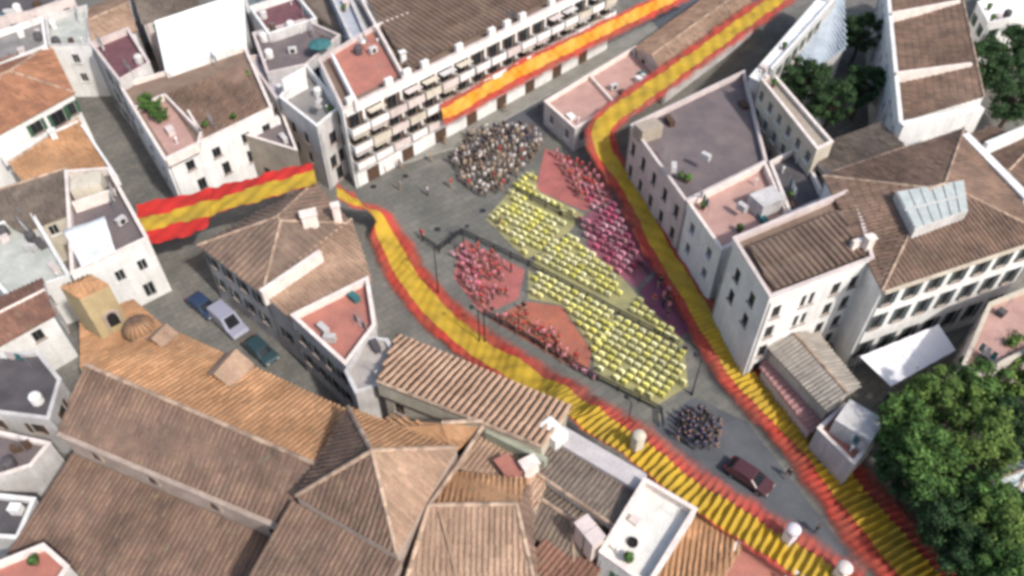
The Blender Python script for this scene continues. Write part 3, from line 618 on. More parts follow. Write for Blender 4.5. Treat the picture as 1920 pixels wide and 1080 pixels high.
W2 = house('courtyard_wing', 'narrow white topped wing along the upper side of the courtyard', [(1404, 150), (1424, 160), (1570, -4), (1548, -16)], 9.6, 'flat', PALE, mat('bright_roof', (.72, .74, .76), None, .5), par=.4, cop=WHITE)
W3 = house('courtyard_wing', 'pale bluish sloping glass roofed wing inside the courtyard', [(1478, 96), (1520, 130), (1582, 90), (1572, -10), (1550, -4)], 6.4, 'shed', PALE, mat('bluish_sheet', (.42, .47, .52), (.32, .37, .42), .5), rise=2.2, ridge=3, spacing=.6, wins=None)
W4 = house('courtyard_wing', 'grey brown tiled wing closing the lower side of the courtyard', [(1512, 284), (1556, 332), (1690, 286), (1650, 232)], 9.4, 'shed', PINKW, TGREY, rise=.9, ridge=1)
X1 = house('brown_roofed_house', 'brown roofed house with white dividing walls at the upper right', [(1662, -40), (1686, 228), (1832, 196), (1780, -60)], 10.0, 'shed', WHITE, TBROWN, rise=1.2, ridge=2)
wallline(X1, 'dividing_wall', (1664, -30), (1690, 232), 9.6, 11.2, .5, WHITE); wallline(X1, 'dividing_wall', (1680, 136), (1822, 118), 9.6, 11.6, .4, COPING)
wallline(X1, 'dividing_wall', (1672, 24), (1800, 0), 9.6, 11.6, .4, COPING); wallline(X1, 'front_parapet', (1690, 232), (1842, 200), 8.0, 11.4, .9, WHITE)
X2 = house('brown_roofed_house', 'brown roofed house behind the white boundary wall at the right edge', [(1816, 258), (1960, 420), (2010, 330), (1860, 240)], 9.0, 'gable', WHITE, TBROWN, rise=1.2, ridge=0, wins=None)
wallline(X2, 'boundary_wall', (1810, 250), (1930, 372), 6.0, 12.6, 1.0, WHITE); wallline(X2, 'boundary_wall', (1850, 268), (1960, 222), 8.0, 11.5, .5, WHITE)
X3 = house('white_house', 'white house at the top right corner among dark trees', [(1830, 10), (1850, 50), (1990, 20), (1960, -60)], 7.0, 'flat', WHITE, SHEETW, par=.5, cop=WHITE)
# ------------------------------------------------------------------ the church
ch = empty('church', P(330, 800, 0), 'large church with long nave roof, clerestory wall and pyramid crossing roof', 'church')
def roofpart(name, quads, m, spacing=.45, each=False, parent=ch, ridges=(), thick=.2):
    o = MB()
    for f in quads: o.poly(f); o.poly([Vector(p) - Vector((0, 0, thick)) for p in f][::-1])
    ro = o.part(name, m, parent); t = MB()
    for f in quads:
        q = tile_rows(f, spacing); k = len(t.v); t.v += q.v; t.f += [tuple(i + k for i in x) for x in q.f]; t.m += q.m
    t.part('roof_tiles', m, ro, kind='stuff')
    rg = MB()
    for a, b in ridges:
        k = max(1, int((b - a).length / .6))
        for i in range(k): rg.tube(a.lerp(b, i / k) + Vector((0, 0, .06)), a.lerp(b, (i + 1.1) / k) + Vector((0, 0, .1)), .2, .16, 6)
    if rg.f: rg.part('ridge_tiles', RIDGE, ro, kind='stuff')
    return ro
def skirt(name, pts, z0, m, parent=ch):
    o = MB(); n = len(pts)
    for i in range(n):
        a, b = pts[i], pts[(i + 1) % n]; o.poly([(a.x, a.y, z0), (b.x, b.y, z0), (b.x, b.y, b.z), (a.x, a.y, a.z)])
    return o.part(name, m, parent)
NR0, NR1 = P(160, 684, 13.2), P(640, 892, 13.2)          # ridge
ER0, ER1 = P(308, 610, 10.4), P(700, 792, 10.4)          # right eave
EL0, EL1 = P(108, 806, 10.6), P(600, 1012, 10.6)         # left eave
roofpart('nave_roof', [[NR0, NR1, ER1, ER0]], TTAN, ridges=[(NR0, NR1)]); roofpart('nave_roof', [[EL0, EL1, NR1, NR0]], TBROWN)  # slopes differ partly by tile, partly by sun and shade put into the colour
skirt('nave_wall', [EL0 - Vector((0, 0, .2)), EL1 - Vector((0, 0, .2)), ER1 - Vector((0, 0, .2)), ER0 - Vector((0, 0, .2))], -.2, STONE)
MB().poly([EL0 - Vector((0, 0, .2)), ER0 - Vector((0, 0, .2)), NR0 - Vector((0, 0, .2))]).part('gable', BEIGE, ch)
d = (EL1 - EL0); d.z = 0; Ln = d.length; d.normalize(); oo = Vector((d.y, -d.x, 0))
# clerestory wall with a cornice and small deep windows, and the lower aisle roof in front of it
MB().box((EL0 + EL1) / 2 + oo * .12 + Vector((0, 0, -.45)), (Ln, .5, .35), (d, -oo)).part('cornice', STONE, ch)
for x, y in ((176, 846), (284, 889), (401, 938), (513, 988)):
    q = P(x, y, 9.2); t = (q - EL0).dot(d); c = EL0 + d * t + oo * .03; c.z = 8.0
    f = MB()
    for k in range(9):
        a0, a1 = math.pi * k / 9, math.pi * (k + 1) / 9
        f.box(c + d * .55 * math.cos((a0 + a1) / 2) + Vector((0, 0, .75 + .5 * math.sin((a0 + a1) / 2))), (.26, .22, .2), (d, -oo))
    for s in (-1, 1): f.box(c + d * s * .55 + Vector((0, 0, .38)), (.2, .22, .75), (d, -oo))
    wo = f.part('window', STONE, ch)
    MB().box(c + Vector((0, 0, .6)), (.95, .08, 1.2), (d, -oo)).part('pane', GLASS, wo)
AT0, AT1 = EL0 + oo * .05 - d * .3, EL1 + oo * .05; AT0.z = AT1.z = 7.0
AB0, AB1 = AT0 + oo * 8.5, AT1 + oo * 8.5; AB0.z = AB1.z = 4.6
roofpart('aisle_roof', [[AT0, AT1, AB1, AB0]], TBROWN)
skirt('aisle_wall', [AB0 - Vector((0, 0, .2)), AB1 - Vector((0, 0, .2)), AT1 - Vector((0, 0, .2)), AT0 - Vector((0, 0, .2))], -.2, STONE)
# crossing tower with pyramid roof
pc = [P(653, 764, 13.4), P(556, 930, 13.4), P(744, 1038, 13.4), P(856, 840, 13.4)]; ap = P(698, 846, 17.6)
for i, m in enumerate((TBROWN, TBROWN, TPINK, TTAN)):  # sun and shade on the pyramid painted in as a tile tone per face
    roofpart('crossing_roof', [[pc[i], pc[(i + 1) % 4], ap]], m, .42, ridges=[(ap, pc[i])])
skirt('crossing_wall', [p - Vector((0, 0, .2)) for p in pc], -.2, STONE)
# roof slope in front of the crossing
f0, f1 = P(546, 938, 12.3), P(752, 1052, 12.3); fd = (f1 - f0).normalized(); fo = Vector((fd.y, -fd.x, 0))
g0, g1 = f0 + fo * 8 - Vector((0, 0, 3.2)), f1 + fo * 8 - Vector((0, 0, 3.2))
roofpart('front_transept_roof', [[f0, g0, g1, f1]], TBROWN, .42)
skirt('front_transept_wall', [p - Vector((0, 0, .2)) for p in (f0, g0, g1, f1)], -.2, STONE)
# right transept: hipped roof between the crossing and the striped house
tq = [P(668, 768, 11.6), P(860, 842, 11.6), P(912, 800, 11.6), P(752, 796, 10.6)]
t0, t1, t2, t3 = P(748, 792, 10.8), P(846, 872, 10.8), P(906, 806, 10.8), P(824, 780, 10.8)
r0, r1 = P(826, 796, 12.4), P(900, 800, 12.4)
roofpart('transept_roof', [[P(690, 800, 12.0), P(850, 850, 12.0), P(905, 800, 12.6), P(828, 794, 12.6), P(740, 788, 10.8)]], TTAN, .42, ridges=[(P(828, 794, 12.6), P(905, 790, 12.6)), (P(905, 800, 12.6), P(854, 880, 12.2))])
# chancel: two hip roofs on the bottom edge
h0, h1 = P(804, 948, 13.0), P(968, 946, 13.0)
b0, b1, b2, b3 = P(822, 880, 11.0), P(992, 900, 11.0), P(1010, 1130, 11.0), P(752, 1120, 11.0)
roofpart('chancel_roof', [[b0, h0, h1, b1]], TTAN, .42, ridges=[(h0, h1), (h0, P(855, 878, 12.6))])
roofpart('chancel_roof', [[b3, b2, h1, h0]], TPINK, .42, ridges=[(h0, b3)]); roofpart('chancel_roof', [[b0, b3, h0]], TRED, .6); roofpart('chancel_roof', [[b2, b1, h1]], TBROWN, .6, ridges=[(h1, b2)])
skirt('chancel_wall', [p - Vector((0, 0, .2)) for p in (b0, b3, b2, b1)], -.2, STONE)
MB().poly([P(823, 962, 13.1), P(862, 1110, 11.3), P(868, 1110, 11.3), P(829, 962, 13.1)]).part('hip_flashing', TPINK, ch)
# ochre west end with round window, half-round turret and small dormers
we = [P(112, 538, 13), P(148, 560, 13), P(204, 534, 13), P(168, 514, 13)]
wr = sum(we, Vector()) / 4 + Vector((0, 0, .7))
roofpart('west_tower_roof', [[we[i], we[(i + 1) % 4], wr] for i in range(4)], TTAN, .42)
skirt('west_tower_wall', [p - Vector((0, 0, .15)) for p in we], -.2, OCHRE)
a, b = we[1], we[2]; dd = (b - a); dd.z = 0; dd.normalize(); on = Vector((dd.y, -dd.x, 0))
for u, zb in ((.6, 8.2), (.6, 4.6)):
    c = a.lerp(b, u); c.z = zb; fr = MB()
    for k in range(9): t = math.pi * (k + .5) / 9; fr.box(c + on * .05 + dd * .6 * math.cos(t) + Vector((0, 0, 1.3 + .6 * math.sin(t))), (.3, .2, .24), (dd, -on))
    for s in (-1, 1): fr.box(c + on * .05 + dd * s * .6 + Vector((0, 0, .65)), (.22, .2, 1.3), (dd, -on))
    fo_ = fr.part('window', STONE, ch); MB().box(c + on * .01 + Vector((0, 0, .85)), (1.0, .1, 1.7), (dd, -on)).part('pane', BLACKIN, fo_)
lk = [P(150, 690, 7.0), P(308, 612, 7.0), P(250, 560, 7.0), P(150, 600, 7.0)]
MB().prism(ccw([(p.x, p.y) for p in lk]), -.2, 6.8).part('link_wall', CREAM, ch); roofpart('link_roof', [[P(150, 690, 7.0), P(308, 612, 7.6), P(250, 560, 7.6), P(150, 600, 7.0)]], TTAN, .42)
cc = P(262, 618, 9.0)
tu = MB().lathe((cc.x, cc.y, 0), [(1.15, 0), (1.15, 9.0), (1.3, 9.0), (1.3, 9.2)], 18).part('turret', OCHRE, ch)
MB().lathe((cc.x, cc.y, 9.2), [(1.4, 0), (1.2, .55), (.75, 1.0), (.1, 1.25)], 18).part('turret_roof', TTAN, tu)
nb = MB()
for k in range(18):
    t = 2 * math.pi * k / 18; [nb.tube((cc.x + ra * math.cos(t), cc.y + ra * math.sin(t), 9.24 + za), (cc.x + rb_ * math.cos(t), cc.y + rb_ * math.sin(t), 9.24 + zb), .07, .05, 5) for ra, za, rb_, zb in ((1.4, 0, 1.2, .55), (1.2, .55, .75, 1.0), (.75, 1.0, .1, 1.25))]
nb.part('turret_ribs', TBROWN, tu, kind='stuff')
for (x, y, z, s) in ((450, 672, 11.3, 1.5), (318, 618, 11.2, 1.0)):
    c = P(x, y, z); dm = MB(); u = (NR1 - NR0).normalized(); v = Vector((-u.y, u.x, 0)).normalized(); u = Vector((u.x, u.y, 0)).normalized()
    for sg in (-1, 1):
        dm.poly([c + u * sg * s, c + u * sg * s - v * 2 * s + Vector((0, 0, .2)), c - v * 2 * s + Vector((0, 0, s * .9)), c + Vector((0, 0, s * .9))][::sg])
        dm.poly([c + u * sg * s * .9 + Vector((0, 0, -1.2)), c + u * sg * s * .9 - v * 1.6 * s + Vector((0, 0, -1.2)), c + u * sg * s * .9 - v * 1.6 * s + Vector((0, 0, .1)), c + u * sg * s * .9 + Vector((0, 0, .1))][::sg])
    dm.poly([c - u * s * .9 - Vector((0, 0, 1.2)), c + u * s * .9 - Vector((0, 0, 1.2)), c + u * s * .9, c + Vector((0, 0, s * .85)), c - u * s * .9])
    dm.part('dormer', TPINK, ch)
# ------------------------------------------------------------------ the red-yellow-red cloth banners
def cloth(name, col, col2, edge):
    m = bpy.data.materials.new(name); m.use_nodes = True; n = m.node_tree.nodes; L = m.node_tree.links; b = n['Principled BSDF']
    b.inputs['Roughness'].default_value = .75; b.inputs['Specular IOR Level'].default_value = .2
    g = n.new('ShaderNodeNewGeometry'); z = n.new('ShaderNodeTexNoise'); z.inputs['Scale'].default_value = .35; z.inputs['Detail'].default_value = 6
    L.new(g.outputs['Position'], z.inputs['Vector'])
    r = n.new('ShaderNodeValToRGB'); r.color_ramp.elements[0].position = .35; r.color_ramp.elements[1].position = .68
    r.color_ramp.elements[0].color = (*col2, 1); r.color_ramp.elements[1].color = (*col, 1); L.new(z.outputs[0], r.inputs[0]); L.new(r.outputs[0], b.inputs['Base Color'])
    if edge:        # sheer netting: the weave opens towards its outer hem
        uv = n.new('ShaderNodeUVMap'); sp = n.new('ShaderNodeSeparateXYZ'); L.new(uv.outputs[0], sp.inputs[0])
        z2 = n.new('ShaderNodeTexNoise'); z2.inputs['Scale'].default_value = .5; z2.inputs['Detail'].default_value = 3; L.new(g.outputs['Position'], z2.inputs['Vector'])
        a = n.new('ShaderNodeMath'); a.operation = 'MULTIPLY_ADD'; L.new(z2.outputs[0], a.inputs[0]); a.inputs[1].default_value = .7; L.new(sp.outputs[1], a.inputs[2])
        mr = n.new('ShaderNodeMapRange'); mr.inputs[1].default_value = .7; mr.inputs[2].default_value = 1.4; mr.inputs[3].default_value = .9; mr.inputs[4].default_value = 0
        mr.interpolation_type = 'SMOOTHSTEP'; L.new(a.outputs[0], mr.inputs[0]); L.new(mr.outputs[0], b.inputs['Alpha'])
    return m
CRED, CYEL = cloth('red_banner_gauze', (.44, .05, .035), (.30, .07, .045), True), cloth('yellow_banner_cloth', (.49, .315, .03), (.35, .235, .035), False)
CORG = cloth('orange_banner_cloth', (.66, .23, .02), (.56, .31, .06), False)
CREDS = cloth('red_banner_cloth', (.50, .03, .025), (.38, .03, .025), False)
def ribbon(name, label, ctrl, vertical=False, ymat=None, rmat=None):
    """ctrl: (x, y, z, yellow width m, red width m, pleat height m); a cloth in three stripes laid along the line"""
    pts = [(P(c[0], c[1], c[2]), *c[3:6], c[6] if len(c) > 6 else c[4]) for c in ctrl]; S = []
    n = len(pts)
    for i in range(n - 1):
        p0, p1, p2, p3 = pts[max(i - 1, 0)], pts[i], pts[i + 1], pts[min(i + 2, n - 1)]
        k = max(2, int((p2[0] - p1[0]).length / .085))
        for j in range(k):
            t = j / k; cr = lambda a, b, c, d: .5 * ((2 * b) + (c - a) * t + (2 * a - 5 * b + 4 * c - d) * t * t + (3 * b - a - 3 * c + d) * t ** 3)
            q = cr(p0[0], p1[0], p2[0], p3[0]); q.z = p1[0].z + (p2[0].z - p1[0].z) * (t * t * (3 - 2 * t))
            S.append((q, *[p1[a] + (p2[a] - p1[a]) * t for a in (1, 2, 3, 4)]))
    S.append(pts[-1]); S = [(a, b * (1 if rmat else .86), c * (1 if rmat else .85), d, e * (1 if rmat else .85)) for a, b, c, d, e in S]; root = empty(name, S[0][0].xy.to_3d(), label, 'banner')
    rows = {'l': [], 'y': [], 'r': []}; dist = 0; tw = None
    for i, (q, wy, wr, pl, w2) in enumerate(S):
        a, b = S[max(i - 8, 0)][0], S[min(i + 8, len(S) - 1)][0]; t = (b - a); t.z = 0; t.normalize()
        tw = t if tw is None else (tw * .92 + t * .08).normalized(); nrm = Vector((-tw.y, tw.x, 0))
        if vertical: nrm = Vector((-.35 * tw.y, .35 * tw.x, .94)).normalized()
        if i: dist += (q - S[i - 1][0]).length
        ph = 1.5 - 2.9 * abs(math.sin(dist * math.pi / .66)) ** .8; up = Vector((0, 0, 1)) if not vertical else Vector((tw.y, -tw.x, .2))
        def pt(o, k=1):
            wv = .12 * math.sin(dist * .9 + o * 1.7) + .08 * math.sin(dist * 2.3 - o * 2.9 + 1) + .05 * math.sin(dist * 4.9 + o * 3.7 + 2 * math.sin(dist * .4))
            return q + nrm * o + up * (wv + .16 + pl * ph * k)
        rows['l'].append([pt(wy / 2 + wr * k / 4, .15 if k else 1) for k in range(5)])
        rows['y'].append([pt(wy / 2 - wy * k / 6) for k in range(7)])
        rows['r'].append([pt(-wy / 2 - w2 * k / 4, .15 if k else 1) for k in range(5)])
    for key, nm, m in (('l', 'red_stripe', rmat or CRED), ('y', 'yellow_stripe', ymat or CYEL), ('r', 'red_stripe', rmat or CRED)):
        g = rows[key]; mb = MB(); c = len(g[0])
        for r in g: mb.v += [tuple(v) for v in r]
        for i in range(len(g) - 1):
            for j in range(c - 1): mb.f.append((i * c + j, (i + 1) * c + j, (i + 1) * c + j + 1, i * c + j + 1)); mb.m.append(0)
        o = mb.part(nm, m, root, smooth=True); uvl = o.data.uv_layers.new(name='UVMap')
        for lp in o.data.loops: uvl.data[lp.index].uv = (0, (lp.vertex_index % c) / (c - 1))
    return root
ribbon('flag_banner', 'short red and yellow banner spanning the end of the church lane',
       [(258, 426, 6.0, 2.5, 2.5, 0), (300, 416, 6.1, 2.5, 2.5, 0), (340, 406, 6.2, 2.5, 2.4, 0, 2.4), (392, 392, 6.8, 2.6, 2.2, 0, 2.2), (400, 390, 6.9, 2.6, 2.1, 0, .1), (450, 375, 7.6, 2.6, 2.0, 0, .1), (520, 353, 8.4, 2.6, 1.7, 0, .1), (592, 334, 8.8, 2.5, 1.5, 0, .1)], rmat=CREDS)
ribbon('flag_banner', 'long red and yellow banner down the left side of the plaza to the bottom edge',
       [(632, 362, 7.0, 1.6, 1.4, 0, .6), (668, 380, 5.2, 1.9, 1.6, 0, .7), (702, 406, 2.2, 2.3, 1.8, 0, 1.2), (728, 452, .3, 2.4, 2.0, 0, 1.6), (765, 520, .1, 2.6, 2.0, 0, 1.8), (825, 592, .1, 2.8, 2.0, 0, 1.6),
        (900, 655, .3, 2.8, 2.2, 0, 1.4), (985, 708, 2.0, 2.9, 2.0, 0, .8), (1060, 752, 5.2, 2.9, 1.8, .05, .5), (1110, 786, 7.2, 2.9, 2.0, .15, .3), (1180, 834, 8.0, 2.7, 2.0, .16, .2),
        (1225, 868, 8.2, 2.5, 2.0, .16, .2), (1300, 928, 8.2, 2.6, 2.0, .16, .2), (1383, 980, 8.0, 2.7, 2.0, .17, .3), (1433, 1012, 7.8, 2.7, 2.0, .17, .6), (1500, 1055, 7.8, 2.7, 2.0, .15, .8), (1600, 1120, 7.8, 2.7, 2.0, .15, .8)])
ribbon('flag_banner', 'long red and yellow banner from the top edge down the right side of the plaza',
       [(1500, -30, 5.8, 2.6, 2.0, 0), (1400, 40, 5.9, 2.6, 2.0, 0), (1300, 112, 5.6, 2.6, 1.8, 0), (1215, 172, 5.2, 3.0, 1.6, 0), (1140, 226, 5.0, 3.0, 1.2, 0), (1126, 262, 4.0, 2.6, 1.4, 0),
        (1143, 302, 2.0, 2.4, 1.6, 0), (1178, 350, 1.0, 2.3, 1.8, 0, 1.8), (1211, 410, .8, 2.3, 1.4, 0, 1.8), (1236, 460, .8, 2.4, 1.2, 0, 1.8), (1292, 550, .8, 2.5, 1.4, .02, 1.8), (1335, 620, .8, 2.7, 1.8, .10, 2),
        (1402, 716, .8, 2.9, 2.2, .14, 2), (1510, 822, .6, 3.1, 2.4, .17, 2.2), (1575, 902, .5, 3.3, 2.6, .18, 2.8), (1645, 988, .5, 3.5, 2.6, .18, 3), (1760, 1120, .5, 3.6, 2.6, .18, 3)])
ribbon('flag_banner', 'orange and red banner hung along the balconies of the apartment block',
       [(828, 214, 5.8, 1.7, 1.0, 0, 1.3), (860, 198, 5.8, 1.8, 1.0, 0, 1.4), (940, 150, 5.8, 1.9, 1.0, 0, 1.6), (1040, 100, 5.9, 1.9, .9, 0, 1.6), (1140, 51, 6.0, 1.8, .8, 0, 1.5), (1230, 8, 6.0, 1.8, .8, 0, 1.4), (1320, -36, 6.0, 1.8, .8, 0, 1.4)], vertical=True, ymat=CORG)
# ------------------------------------------------------------------ carpets on the plaza
def carpet(label, px, m, z):
    pts = ccw([(P(x, y, z).x, P(x, y, z).y) for x, y in px]); c = centroid(pts)
    MB().prism(pts, z - .002, z + .02).top('carpet', m, (c.x, c.y, 0), label, 'carpet')
carpet('red carpet beside the crowd at the upper end of the plaza', [(1022, 278), (1122, 318), (1150, 372), (1096, 396), (1004, 356)], CARPET, .012)
carpet('dark magenta carpet under the crimson chair rows on the right of the plaza', [(1100, 400), (1152, 376), (1232, 500), (1192, 540), (1100, 470)], CARPETM, .014)
carpet('purple carpet at the right edge of the plaza below the crimson rows', [(1200, 545), (1236, 508), (1300, 610), (1270, 640), (1225, 600)], mat('purple_carpet', (.20, .07, .12), None, .4), .016)
carpet('red carpet at the left end of the plaza', [(868, 448), (984, 506), (972, 560), (905, 592), (850, 520)], CARPET, .012)
carpet('orange red carpet along the lower left of the plaza', [(918, 598), (985, 566), (1052, 574), (1108, 656), (1104, 700), (1060, 682)], mat('orange_carpet', (.38, .13, .08), (.27, .10, .075), .5, rough=.95, fine=.2, big=.22), .012)

STRAW = mat('straw_matting', (.32, .295, .14), (.22, .21, .115), .5, rough=.95)
carpet('straw coloured mat under the yellow chairs next to the crowd', [(910, 410), (958, 356), (1000, 318), (1010, 358), (1096, 402), (1066, 436), (1012, 474), (985, 486)], STRAW, .020)
carpet('straw coloured mat under the middle yellow chairs', [(1016, 474), (1070, 440), (1164, 518), (1204, 564), (1284, 642), (1274, 650), (1164, 590), (994, 498)], STRAW, .020)
carpet('straw coloured mat under the lowest yellow chairs', [(990, 506), (1160, 597), (1284, 662), (1290, 724), (1226, 764), (1118, 708), (1108, 650), (1054, 572), (990, 560)], STRAW, .020)
# ------------------------------------------------------------------ chairs in rows
def chair_mesh(name, m):
    b = MB()
    b.box((0, 0, .40), (.50, .50, .14)); b.box((0, .24, .68), (.50, .10, .50), (Vector((1, 0, 0)), Vector((0, .98, -.17)), Vector((0, .17, .98))))
    for sx in (-1, 1):
        for sy in (-1, 1): b.tube((sx * .21, sy * .21, 0), (sx * .20, sy * .20, .34), .025, n=4, m=1)
        b.box((sx * .235, 0, .25), (.03, .46, .18))
    return b.mesh(name, [m, METAL])
CY, CR = chair_mesh('covered_chair', CHY), chair_mesh('crimson_chair', CHR)
rowd = (P(1275, 653) - P(863, 439)).normalized(); rown = Vector((-rowd.y, rowd.x, 0)); ang = math.atan2(rowd.y, rowd.x)
def inside(p, poly):
    c = False; j = len(poly) - 1
    for i in range(len(poly)):
        (x0, y0), (x1, y1) = poly[i], poly[j]
        if (y0 > p[1]) != (y1 > p[1]) and p[0] < (x1 - x0) * (p[1] - y0) / (y1 - y0) + x0: c = not c
        j = i
    return c
NCH = [0, 0]
ORD = 'first second third fourth fifth sixth seventh eighth ninth tenth eleventh twelfth thirteenth fourteenth fifteenth sixteenth seventeenth eighteenth nineteenth twentieth'.split()
ORD += ['twenty-' + o for o in ORD[:9]]
def block(px, me, name, label, group, du, dv, where_, miss=.06):
    got = {}
    poly = [(P(x, y).x, P(x, y).y) for x, y in px]; c = centroid(poly).to_3d(); k = 0
    for i in range(-40, 40):
        for j in range(-40, 40):
            q = c + rowd * i * du + rown * j * dv
            if not inside(q, poly) or rnd.random() < miss: continue
            o = bpy.data.objects.new(name, me); COL.objects.link(o)
            o.location = (q.x + rnd.uniform(-.06, .06), q.y + rnd.uniform(-.06, .06), .042); o.scale = (1.03, 1.03, 1.03); o.rotation_euler.z = ang + math.pi + rnd.uniform(-.12, .12)
            got.setdefault(-j, []).append((i, o)); o['category'] = 'chair'; o['group'] = group; k += 1
    for r_, (j, row) in enumerate(sorted(got.items())):
        for q_, (i, o) in enumerate(sorted(row, key=lambda t: t[0])):
            o['label'] = '%s chair, %s from the upper end, %s row from the right, %s' % (label, ORD[q_], ORD[r_], where_)
    return k
ny = 0
for px, where in (([(917, 408), (960, 364), (1050, 412), (1066, 432), (1014, 470), (985, 482)], 'block beside the crowd'),
                  ([(962, 352), (1000, 322), (1006, 360), (1090, 400), (1056, 404)], 'strip by upper carpet'),
                  ([(1020, 470), (1068, 438), (1160, 520), (1168, 556), (1120, 556), (1004, 494)], 'middle block'),
                  ([(994, 512), (1030, 520), (1140, 580), (1160, 605), (1130, 640), (1108, 648), (1054, 570), (992, 556)], 'block by orange carpet'),
                  ([(1140, 606), (1172, 600), (1280, 664), (1282, 722), (1224, 758), (1122, 706), (1106, 656)], 'block beside dark group'),
                  ([(1168, 572), (1200, 566), (1280, 640), (1270, 654)], 'strip by purple carpet')):
    ny += block(px, CY, 'covered_chair', 'yellow', 'yellow chairs, ' + where, .95, .87, where)
nr = 0
for px, where in (([(1088, 346), (1112, 336), (1152, 386), (1212, 500), (1186, 528), (1120, 440)], 'magenta carpet'),
                  ([(1068, 408), (1096, 400), (1180, 500), (1170, 530)], 'beside middle yellow block'),
                  ([(846, 478), (880, 470), (905, 520), (896, 560), (868, 530)], 'left red carpet'),
                  ([(1070, 684), (1110, 690), (1112, 712), (1090, 716)], 'end of orange carpet')):
    nr += block(px, CR, 'crimson_chair', 'crimson', 'crimson chairs, ' + where, 1.05, .98, where)
print('CHAIRS', ny, nr)

# ------------------------------------------------------------------ low railings, lamp posts
def railing(label, pts, hgt=1.0):
    W = [P(x, y) for x, y in pts]; root = empty('railing', W[0], label, 'railing')
    for a, b in zip(W[:-1], W[1:]):
        n = max(1, round((b - a).length / 2.2)); d = (b - a).normalized(); Y = Vector((-d.y, d.x, 0)); L = (b - a).length
        for zz in (hgt, .55): MB().box((a + b) / 2 + Vector((0, 0, zz)), (L, .13, .12), (d, Y)).part('rail', METAL, root)
        for i in range(n): q = a.lerp(b, i / n); MB().tube(q, q + Vector((0, 0, hgt + .05)), .08, n=6).part('post', METAL, root)
railing('dark railing along the long aisle through the yellow chairs', [(864, 440), (990, 500), (1160, 592), (1272, 652)])
railing('dark railing between the yellow chairs and the crimson rows', [(968, 362), (1050, 406), (1172, 470), (1216, 520)])
railing('dark railing along the lower edge of the carpets to the parked cars', [(908, 592), (1064, 682), (1120, 714), (1238, 774), (1242, 806)])
railing('short dark railing at the left end of the plaza', [(792, 452), (824, 474), (864, 442)])
def lamp(x, y, hgt, label, ang=0):
    p = P(x, y); root = empty('lamp_post', p, label, 'lamp post', 'lamp posts around the plaza')
    MB().tube(p, p + Vector((0, 0, .5)), .16, .13, 8).part('base', METAL, root); MB().tube(p + Vector((0, 0, .5)), p + Vector((0, 0, hgt)), .085, .055, 8).part('pole', METAL, root)
    e = p + Vector((math.cos(ang) * .9, math.sin(ang) * .9, hgt + .1))
    MB().tube(p + Vector((0, 0, hgt - .1)), e, .04, n=6).part('arm', METAL, root)
    hd = MB().lathe(e - Vector((0, 0, .35)), [(.24, 0), (.26, .12), (.14, .3), (.04, .4)], 10).part('lamp_head', METAL, root)
    MB().lathe(e - Vector((0, 0, .45)), [(.08, 0), (.2, .05), (.22, .1)], 10).part('lamp_glass', FRAMEW, hd)
lamp(822, 552, 7.4, 'tall dark lamp post at the left end of the plaza', .6); lamp(899, 645, 5.4, 'left one of the twin dark lamp posts by the yellow banner', 2.4)
lamp(909, 644, 5.4, 'right one of the twin dark lamp posts by the yellow banner', .3); lamp(1297, 740, 5.6, 'dark lamp post near the lowest yellow chair block', 2.0)
lamp(870, 470, 3.4, 'short dark lamp post at the corner of the left red carpet', 1.0); lamp(1176, 800, 4.0, 'dark lamp post by the bottom corner of the plaza railing', 2.0)

# ------------------------------------------------------------------ people
def person_mesh(k):
    m = bpy.data.meshes.new('person'); sw = (.10, .16, .22)[k]; st = (.0, .12, .22)[k]
    V = [(0, 0, .95), (0, 0, 1.15), (0, 0, 1.40), (0, 0, 1.50), (0, .01, 1.62), (0, .02, 1.72), (.19, 0, 1.40), (.25, .02 * k, 1.12), (.24, .10 * k + .04, .88), (-.19, 0, 1.40), (-.25, -.03 * k, 1.12), (-.23, .06 + .05 * k, .88),
         (sw, 0, .90), (sw, st * .5, .50), (sw, st, .08), (sw, st + .14, .04), (-sw, 0, .90), (-sw, -st * .4, .50), (-sw, -st, .08), (-sw, -st + .14, .04)]
    E = [(0, 1), (1, 2), (2, 3), (3, 4), (4, 5), (2, 6), (6, 7), (7, 8), (2, 9), (9, 10), (10, 11), (0, 12), (12, 13), (13, 14), (14, 15), (0, 16), (16, 17), (17, 18), (18, 19)]
    r = [.16, .15, .17, .06, .10, .08, .08, .055, .04, .08, .055, .04, .10, .075, .05, .045, .10, .075, .05, .045]
    m.from_pydata(V, E, []); o = bpy.data.objects.new('tmp', m); COL.objects.link(o); md = o.modifiers.new('s', 'SKIN'); o.modifiers.new('u', 'SUBSURF').levels = 1
    for i, sv in enumerate(m.skin_vertices[0].data): sv.radius = (r[i], r[i] * .8); sv.use_root = (i == 0)
    dg = bpy.context.evaluated_depsgraph_get(); me = bpy.data.meshes.new_from_object(o.evaluated_get(dg)); bpy.data.objects.remove(o); me.name = 'person'
    me.materials.clear()
    for q in (mat('shirt_white', (.62, .60, .58), None, 3), mat('trousers_navy', (.03, .035, .06), None, 3), SKIN, HAIR): me.materials.append(q)
    for p in me.polygons:
        c = p.center; x, y, z = c
        p.material_index = 1 if z < .98 and abs(x) < .21 else (3 if z > 1.66 or (z > 1.56 and y < -.02) else (2 if z > 1.47 or (abs(x) > .21 and z < 1.1) else 0)); p.use_smooth = True
    return me
PM = [person_mesh(k) for k in range(3)]
